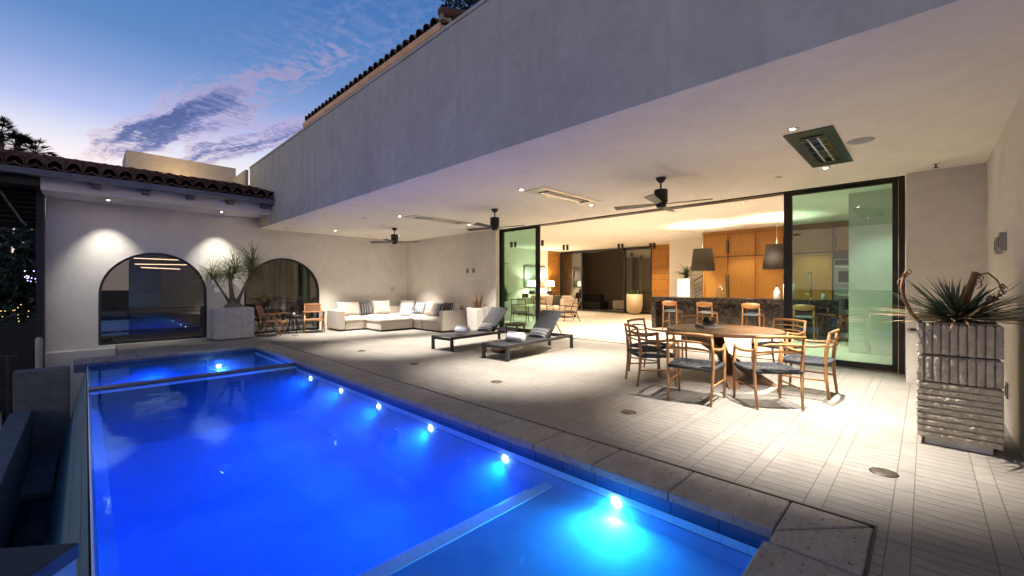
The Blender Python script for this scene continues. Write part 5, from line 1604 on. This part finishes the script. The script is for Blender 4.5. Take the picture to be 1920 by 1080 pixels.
t = thing('pouf', 'pale cube pouf on the back patio beyond the far glass', 'pouf', (21.6, 12.45, -.0))
MB().bx(-.36, .36, -.36, .36, .03, .52).build('body', M['sofa'], t, bevel=.05, seg=3)
MB().bx(-.30, .30, -.30, .30, 0, .03).build('base', M['black'], t)
t = thing('patio_sofa', 'black low daybed with cushions on the back patio beyond the far glass', 'sofa', (20.6, 13.2, 0))
MB().bx(0, .9, 0, 2.2, .02, .48).build('seat', M['darkwall'], t, bevel=.06, seg=3)
MB().bx(.60, .92, .3, 2.2, .481, .85).build('back', M['darkwall'], t, bevel=.06, seg=3)
# interior ceiling lights
def make_cylinder(loc, label, e=60):
    t = thing('ceiling_spotlight', label, 'spotlight', loc, R(45), 'twin black cylinder spotlights')
    for s in (-1, 1):
        MB().lathe([(.0001, -.001), (.058, -.001), (.058, -.24), (.05, -.24), (.05, -.22), (.0001, -.22)], 20, (0, s * .085, 0)).build('cylinder', M['black'], t)
        MB().lathe([(.0001, -.222), (.04, -.222)], 16, (0, s * .085, 0)).build('lens', M['lens_soft'], t)
    light('SPOT', 'cylinder_beam', (0, 0, -.25), e * 3, (1, .80, .54), t, .05, R(95), .8)
    return t
cy0 = make_cylinder((15.9, 12.1, 3.299), 'twin black cylinder spotlight in front of the left timber panel')
copy_tree(cy0, 'twin black cylinder spotlight in front of the far glass doors', None, (17.2, 9.95, 3.299))
copy_tree(cy0, 'twin black cylinder spotlight just right of the nearer black door post', None, (13.5, 11.6, 3.299))
copy_tree(cy0, 'twin black cylinder spotlight seen through the left green pane', None, (13.2, 12.9, 3.299))
copy_tree(cy0, 'twin black cylinder spotlight before the right timber panel', None, (18.0, 8.8, 3.299))
def make_trio(loc, rz, label, e, n=3, angle=92):
    t = thing('recessed_spot_row', label, 'recessed spots', loc, rz, 'rows of small recessed spots in the room ceiling')
    MB().bx(-.045, .045, -.10 * n / 2 - .02, .10 * n / 2 + .02, -.006, -.0005).build('trim', M['inceil'], t)
    for k in range(n):
        y = (k - (n - 1) / 2) * .11
        MB().lathe([(.0001, -.008), (.034, -.008), (.038, -.0062)], 14, (0, y, 0)).build('baffle', M['black'], t)
        MB().lathe([(.0001, -.0095), (.013, -.009)], 10, (0, y, 0)).build('lens', M['lens_soft'], t)
    light('SPOT', 'spot_beam', (0, 0, -.04), e * 1.5, (1, .90, .74), t, .04, R(angle), .7)
    return t
ZI = 3.2995
make_trio((10.7, 6.65, ZI), 0, 'recessed spot row in the room ceiling nearest the left glass pane', 800)
make_trio((12.5, 6.6, ZI), 0, 'recessed spot row in the room ceiling left of the first pendant', 260)
make_trio((10.62, 3.1, ZI), 0, 'recessed spot row in the room ceiling nearest the dining table', 800)
make_trio((12.55, 3.1, ZI), 0, 'recessed spot row in the room ceiling between island stools and dining table', 230)
make_trio((15.0, 6.4, ZI), 0, 'recessed spot row in the room ceiling before the pale wall', 300)
make_trio((14.9, 4.3, ZI), 0, 'recessed spot row in the room ceiling in front of the oak cabinets', 70)
make_trio((14.9, 2.4, ZI), 0, 'recessed spot row in the room ceiling in front of the ovens', 120)
make_trio((10.3, .55, ZI), 0, 'recessed spot row in the room ceiling behind the right green pane', 60)
make_trio((13.8, 8.6, ZI), 0, 'recessed spot row in the room ceiling above the lounge chairs', 380)
make_trio((11.2, 11.6, ZI), 0, 'recessed spot row in the room ceiling behind the left green pane', 380)
make_trio((16.8, 13.3, ZI), 0, 'recessed spot row in the room ceiling before the console table', 260)

# dining room behind the arched windows
t = thing('long_dining_table', 'dark trestle dining table inside the room behind the first arched window', 'table', (1.75, 16.6, -.004))
MB().bx(-1.3, 1.3, -.5, .5, .71, .76).build('table_top', M['walnut'], t)
for s in (-1, 1):
    MB().tube([(s * .95, -.4, 0), (s * .85, 0, .70)], .04, 6).tube([(s * .95, .4, 0), (s * .85, 0, .70)], .04, 6).build('trestle', M['walnut'], t)
t = thing('linear_chandelier', 'chandelier of thin glowing bars over the trestle table behind the arched window', 'chandelier', (1.65, 16.8, 3.2))
for k, (a, z) in enumerate(((10, -1.0), (-25, -1.16), (40, -1.28))):
    q = Matrix.Rotation(R(a), 3, 'Z')
    MB().box((0, 0, z), (1.3, .025, .02), mtx=q).build('light_bar', emitter('warm_light_bar', (1, .66, .40), 2.2), t)
    MB().tube([(0, 0, 0), (0, 0, z + .01)], .005, 6).build('rod', M['black'], t)
t = thing('curtain', 'pale grey curtain hanging inside the second arched window', 'curtain', (4.75, 15.3, 0))
mb = MB(); vs = []
for k in range(60):
    x = -.75 + 1.5 * k / 59; y = .06 * math.sin(k * .85)
    vs += [(x, y, .01), (x, y, 3.15)]
mb.add(vs, [(2 * k, 2 * k + 2, 2 * k + 3, 2 * k + 1) for k in range(59)], True).build('cloth', mat('grey_curtain_cloth', (.3, .31, .30), rough=.9), t)
t = thing('framed_picture', 'dark framed picture on the back wall behind the first arched window', 'picture', (1.55, 19.49, 1.1))
MB().bx(-.35, .35, -.03, 0, 0, .95).build('frame', M['black'], t); MB().bx(-.31, .31, -.034, -.031, .04, .91).build('canvas', M['darkwall'], t)

# ---------------------------------------------------------------- garden beyond the left end
def leaf_mass(mb, c, rad, n, size, seed, squash=1.0):
    r = random.Random(seed)
    for i in range(n):
        while True:
            p = Vector((r.uniform(-1, 1), r.uniform(-1, 1), r.uniform(-1, 1)))
            if .25 < p.length < 1:
                break
        k = mnoise.noise(p * 2.3 + Vector((seed, 0, 0)))
        if k < -.18:
            continue
        q = Vector(c) + Vector((p.x * rad[0], p.y * rad[1], p.z * rad[2]))
        s = size * r.uniform(.6, 1.4)
        a = Vector((r.uniform(-1, 1), r.uniform(-1, 1), r.uniform(-.6, 1))).normalized()
        b = a.cross(Vector((r.uniform(-1, 1), r.uniform(-1, 1), r.uniform(-1, 1)))).normalized()
        mb.add([q - a * s, q + b * s * .45, q + a * s, q - b * s * .45], [(0, 1, 2, 3)])
    return mb
def tree(label, loc, h, clumps, size, m, seed, trunk=.2, name='tree', cat='tree', group=None):
    t = thing(name, label, cat, loc, 0, group)
    r = random.Random(seed)
    br = MB(); cr = MB()
    br.tube([(0, 0, 0), (trunk * .4, 0, h * .3), (-trunk * .3, trunk * .3, h * .55), (0, 0, h * .8)], [trunk, trunk * .8, trunk * .6, trunk * .3], 8)
    for (c, rad, n) in clumps:
        br.tube([(0, 0, h * .42), (c[0] * .5, c[1] * .5, (h * .42 + c[2]) / 2 + .2), c], [trunk * .4, trunk * .25, trunk * .1], 6)
        leaf_mass(cr, c, rad, n, size, seed + int(c[0] * 10) + n)
    br.build('trunk', M['bark'], t); cr.build('crown', m, t)
    return t
# broad tree rising behind the upper roof
tree('dark leafy tree rising behind the beam and upper roof at the top of the picture', (11.2, 14.3, -2.1), 16,
     [((0, 0, 15.2), (.8, .8, .9), 1300), ((.4, -.4, 16.3), (1.0, 1.0, .9), 1600), ((1.1, -1.1, 15.4), (1.1, 1.1, 1.1), 1500), ((.1, .1, 14.2), (.9, .9, .8), 1100), ((1.1, -1.1, 17.2), (1.2, 1.2, 1.0), 1500), ((2.0, -2.0, 16.4), (1.2, 1.2, 1.2), 1200)], .075, M['darkleaf'], 3, .3)
def fan_palm(loc, h, label, seed, rr=1.1):
    t = thing('fan_palm', label, 'palm', loc, 0, 'palms in silhouette beyond the left roof')
    r = random.Random(seed)
    MB().tube([(0, 0, 0), (.1, 0, h * .5), (0, .1, h)], [.22, .16, .14], 8).build('trunk', M['bark'], t)
    mb = MB()
    for i in range(34):
        a = r.uniform(0, 2 * PI); e = R(r.uniform(-45, 80))
        d = Vector((math.cos(a) * math.cos(e), math.sin(a) * math.cos(e), math.sin(e)))
        tip = Vector((0, .1, h)) + d * rr * r.uniform(.55, .9)
        mb.tube([(0, .1, h), tip], .02, 4)
        sd = d.cross(Vector((r.uniform(-.3, .3), r.uniform(-.3, .3), 1))).normalized(); up = sd.cross(d)
        for k in range(13):
            f = R(-80 + 160 * k / 12)
            mb.blade(tip, d * math.cos(f) + sd * math.sin(f), rr * r.uniform(.45, .62), .09, r.uniform(.2, .7), 3)
    mb.build('crown', M['darkleaf'], t)
    return t
fan_palm((-4.05, 45, -2.4), 14.2, 'dark fan palm in silhouette at the left picture edge above the tiled roof', 1, .95)
fan_palm((-3.35, 45, -2.4), 13.5, 'dark fan palm in silhouette next to the edge palm, middle one above the tiled roof', 2, .95)
fan_palm((-2.5, 45, -2.4), 13.2, 'dark fan palm in silhouette, rightmost above the tiled roof', 4, .95)
struct(MB().add([(-40, 22, -2.38), (30, 24, -2.38), (30, 90, 5.5), (-60, 90, 5.5)], [(0, 1, 2, 3)]).build('hillside', M['grass_dark']))
def shrub(loc, rad, n, size, m, label, seed, name='shrub', group=None):
    t = thing(name, label, 'shrub', loc, 0, group)
    leaf_mass(MB(), (0, 0, rad[2] * .9), rad, n, size, seed).build('foliage', m, t)
    MB().tube([(0, 0, 0), (0, 0, rad[2])], [.05, .02], 6).build('stem', M['bark'], t)
    return t
tree('dark bushy tree filling the gap left of the house wall', (-1.5, 21, -2.4), 6.5, [((0, 0, 4.1), (1.0, 1.2, 1.5), 2600), ((.9, -.2, 3.2), (1.2, 1.2, .95), 2600), ((-.9, .4, 2.8), (1.2, 1.2, .95), 2200), ((.6, .2, 5.2), (.8, .9, 1.0), 900)], .12, M['darkleaf'], 12, .16)
tree('tall thin dark tree against the blue sky at the left edge', (-2.15, 26, -2.4), 8.0, [((0, 0, 7.4), (.30, .3, .8), 260), ((.1, 0, 6.2), (.5, .5, .8), 380), ((-.1, .2, 8.3), (.25, .3, .5), 140)], .12, M['darkleaf'], 14, .14)
shrub((-1.9, 18.4, -2.4), (1.6, .9, 1.75), 4200, .09, M['darkleaf'], 'dark clipped hedge bush below the trees left of the house', 17)
shrub((-1.0, 16.6, -2.4), (.8, .6, 1.45), 2400, .08, M['darkleaf'], 'dark rounded bush close to the left house corner', 18)
t = thing('broadleaf_shrub', 'bright green broad leaved shrub cut by the left picture edge', 'shrub', (-2.17, 9.6, -2.4))
mb = MB(); r = random.Random(77)
for i in range(130):
    a = r.uniform(0, 2 * PI); e = R(r.uniform(-10, 80)); h = r.uniform(1.9, 3.2)
    mb.blade((r.uniform(-.3, .3), r.uniform(-.3, .3), h), (math.cos(a) * math.cos(e), math.sin(a) * math.cos(e), math.sin(e)), r.uniform(.2, .36), .085, r.uniform(.1, .7), 4, twist=r.uniform(-.5, .5), tip=.3)
mb.build('foliage', M['tealleaf'], t)
MB().tube([(0, 0, 0), (.05, 0, 1.6), (-.05, .05, 3.0)], [.06, .045, .02], 8).build('stem', M['bark'], t)
# fairy lights and a lit garden lantern far off in the dark
t = thing('fairy_lights', 'small cluster of violet fairy lights in the dark garden', 'fairy lights', (-1.02, 17.0, 1.62))
r = random.Random(4); mb = MB(); pts = []
for i in range(26):
    p = Vector((r.uniform(-.12, .26), r.uniform(-.1, .1), r.uniform(-.13, .2)))
    p.z -= p.x * .35
    pts.append(p)
    mb.lathe([(.0001, -.014), (.014, 0), (.0001, .014)], 6, tuple(p))
mb.build('bulbs', emitter('violet_bulb', (.45, .4, 1.0), 4), t)
MB().tube(sorted(pts, key=lambda q: q.x), .004, 4).build('wire', M['black'], t)
t = thing('path_lights', 'scattered warm garden lights low in the dark planting', 'garden lights', (-1.25, 15.9, .62))
mb = MB(); pts = []
for i in range(30):
    p = Vector((r.uniform(-.2, .5), r.uniform(-.12, .12), r.uniform(-.35, .3))); pts.append(p)
    mb.lathe([(.0001, -.011), (.011, 0), (.0001, .011)], 6, tuple(p))
mb.build('bulbs', emitter('amber_bulb', (1.0, .62, .16), 1.6), t)
MB().tube(sorted(pts, key=lambda q: q.x), .004, 4).build('wire', M['black'], t)
t = thing('garden_wall', 'pale low garden wall far behind the metal railing', 'wall', (-3.2, 14.6, -2.4))
MB().bx(-3, 1.9, -.1, .1, 0, .95).build('masonry', M['stucco'], t, bevel=.01); MB().bx(-3.02, 1.92, -.13, .13, .951, 1.01).build('cap', M['concrete'], t, bevel=.01)
t = thing('garden_fence', 'black solid garden fence behind the bollard and railing', 'fence', (-2.6, 15.4, -2.4))
MB().bx(-3, 1.85, -.04, .04, .05, 2.9).build('panel', M['darkwall'], t)
for x in (-2.9, -1.3, .3, 1.7):
    MB().bx(x - .05, x + .05, .041, .14, 0, 3.0).build('post', M['darkwall'], t)
t = thing('railing', 'slim dark steel railing with horizontal wires at the left picture edge', 'railing', (-1.0, 12.0, -2.4), PI)
MB().bx(-.02, .02, -.02, .02, 0, 2.48).build('post', M['rail'], t)
MB().bx(1.3, 1.34, -.02, .02, 0, 2.48).build('post', M['rail'], t)
MB().bx(-.12, 2.4, -.02, .02, 2.481, 2.51).build('handrail', M['rail'], t)
for k in range(6):
    MB().tube([(0, 0, 1.52 + k * .155), (2.4, 0, 1.52 + k * .155)], .006, 6).build('wire', M['rail'], t)
t = thing('bollard', 'pale round bollard post before the dark house corner', 'bollard', (-.63, 12.3, -2.4))
MB().lathe([(.0001, 0), (.052, 0), (.052, 2.72), (.046, 2.76), (.03, 2.785), (.0001, 2.79)], 20).build('post', mat('pale_post', (.42, .38, .32), rough=.6), t)

# ---------------------------------------------------------------- camera
cam = bpy.data.cameras.new('camera')
cam.sensor_width = 36
cam.lens = 36 * 787.4 / 1920
cam.shift_y = -(540 - 534.7) / 1920
cam.clip_start = .02
cam.clip_end = 2000
co = bpy.data.objects.new('camera', cam)
col.objects.link(co)
co.location = (0, 0, 1.4)
co.rotation_euler = (PI / 2, 0, -R(45.464))
scene.camera = co

# ---------------------------------------------------------------- dusk sky
w = bpy.data.worlds.new('World')
scene.world = w
w.use_nodes = True
nt = w.node_tree
nt.nodes.clear()
out = nt.nodes.new('ShaderNodeOutputWorld')
bg = nt.nodes.new('ShaderNodeBackground')
L(nt, bg.outputs[0], out.inputs[0])
tc = nt.nodes.new('ShaderNodeTexCoord')
sp = nt.nodes.new('ShaderNodeSeparateXYZ')
L(nt, tc.outputs['Generated'], sp.inputs[0])
X, Y, Z = sp.outputs
zc = math_n(nt, 'MAXIMUM', Z, 0.0)
grad = ramp(nt, zc, [(0.0, (.75, .60, .55)), (.19, (.92, .79, .76)), (.245, (.63, .64, .76)), (.29, (.38, .44, .72)), (.35, (.20, .30, .57)), (.41, (.10, .215, .47)), (.52, (.058, .155, .40)), (.70, (.03, .10, .32)), (1.0, (.02, .07, .24))])
# darker towards the zenith on the house side
u = math_n(nt, 'DIVIDE', X, math_n(nt, 'MAXIMUM', Z, .03))
v = math_n(nt, 'DIVIDE', Y, math_n(nt, 'MAXIMUM', Z, .03))
s_ = math_n(nt, 'ADD', math_n(nt, 'MULTIPLY', u, .97), math_n(nt, 'MULTIPLY', v, .24))      # across the cloud band
cw = nt.nodes.new('ShaderNodeCombineXYZ')
L(nt, math_n(nt, 'MULTIPLY', u, 2.2), cw.inputs[0]); L(nt, math_n(nt, 'MULTIPLY', v, .8), cw.inputs[1])
wp = noise_n(nt, cw.outputs[0], 1.5, 4, .5)
s_ = math_n(nt, 'ADD', s_, math_n(nt, 'MULTIPLY', math_n(nt, 'SUBTRACT', wp, .5), .42))
a_ = math_n(nt, 'SUBTRACT', math_n(nt, 'MULTIPLY', v, .97), math_n(nt, 'MULTIPLY', u, .24)) # along it
cv = nt.nodes.new('ShaderNodeCombineXYZ')
L(nt, math_n(nt, 'MULTIPLY', s_, 4.4), cv.inputs[0]); L(nt, math_n(nt, 'MULTIPLY', a_, .62), cv.inputs[1])
n1 = noise_n(nt, cv.outputs[0], 1.7, 9, .62, 0)
cv2 = nt.nodes.new('ShaderNodeCombineXYZ')
L(nt, math_n(nt, 'MULTIPLY', s_, 9.0), cv2.inputs[0]); L(nt, math_n(nt, 'MULTIPLY', a_, 9.0), cv2.inputs[1])
n2 = noise_n(nt, cv2.outputs[0], 2.4, 4, .55, .3)
def gauss(x, c, wd):
    d = math_n(nt, 'DIVIDE', math_n(nt, 'SUBTRACT', x, c), wd)
    return math_n(nt, 'EXPONENT', math_n(nt, 'MULTIPLY', math_n(nt, 'MULTIPLY', d, d), -1.0))
band = math_n(nt, 'ADD', gauss(s_, 1.16, .165), math_n(nt, 'MULTIPLY', gauss(s_, 1.60, .19), .66))
along = gauss(a_, 3.25, 1.2)
dens = math_n(nt, 'MULTIPLY', math_n(nt, 'MULTIPLY', band, along), math_n(nt, 'ADD', .25, math_n(nt, 'MULTIPLY', n1, 1.5)))
# fine mackerel ripples on the near end of the band
cv3 = nt.nodes.new('ShaderNodeCombineXYZ')
L(nt, math_n(nt, 'MULTIPLY', s_, 9.0), cv3.inputs[0]); L(nt, math_n(nt, 'MULTIPLY', a_, 1.1), cv3.inputs[1])
n3 = noise_n(nt, cv3.outputs[0], 1.0, 9, .66, 0)
dens = math_n(nt, 'MULTIPLY', dens, math_n(nt, 'ADD', .70, math_n(nt, 'MULTIPLY', ramp(nt, n2, [(.35, 0.0), (.65, 1.0)]), .5)))
dens = math_n(nt, 'MULTIPLY', dens, math_n(nt, 'ADD', .42, math_n(nt, 'MULTIPLY', ramp(nt, n3, [(.36, 0.0), (.66, 1.0)]), 1.0)))
rip = math_n(nt, 'MULTIPLY', ramp(nt, n2, [(.42, 0.0), (.62, 1.0)]), math_n(nt, 'MULTIPLY', gauss(s_, 1.15, .22), gauss(a_, 1.75, .85)))
wisp = math_n(nt, 'MULTIPLY', ramp(nt, n1, [(.5, 0.0), (.8, 1.0)]), .35)
dens = math_n(nt, 'MAXIMUM', dens, math_n(nt, 'MULTIPLY', wisp, ramp(nt, zc, [(.06, 1.0), (.45, 0.0)])), clamp=True)
ccol = ramp(nt, dens, [(.0, (.66, .54, .62)), (.20, (.62, .38, .43)), (.34, (.40, .28, .42)), (.50, (.18, .19, .39)), (.8, (.085, .12, .30)), (1.0, (.06, .09, .25))])
fac = ramp(nt, dens, [(.15, 0.0), (.36, .55), (.62, .93)])
skyc = mixc(nt, math_n(nt, 'MULTIPLY', rip, .6, clamp=True), grad, (.20, .25, .48))
skyc = mixc(nt, fac, skyc, ccol)
nish = nt.nodes.new('ShaderNodeTexSky')
nish.sky_type = 'NISHITA'
nish.sun_disc = False
nish.sun_elevation = R(-3)
nish.sun_rotation = R(-20)
add = mixc(nt, .05, skyc, nish.outputs[0], 'ADD')
L(nt, add, bg.inputs[0])
bg.inputs[1].default_value = .61

# ---------------------------------------------------------------- render settings
scene.view_settings.view_transform = 'Standard'
scene.view_settings.look = 'None'
scene.view_settings.exposure = 1.0
scene.view_settings.gamma = 1
scene.render.engine = 'CYCLES'
cy = scene.cycles
cy.use_denoising = True
try:
    cy.denoiser = 'OPENIMAGEDENOISE'
except Exception:
    pass
cy.max_bounces = 10
cy.diffuse_bounces = 5
cy.glossy_bounces = 4
cy.transparent_max_bounces = 14
cy.transmission_bounces = 6
cy.volume_bounces = 2
cy.sample_clamp_indirect = 6
cy.caustics_reflective = False
cy.caustics_refractive = False
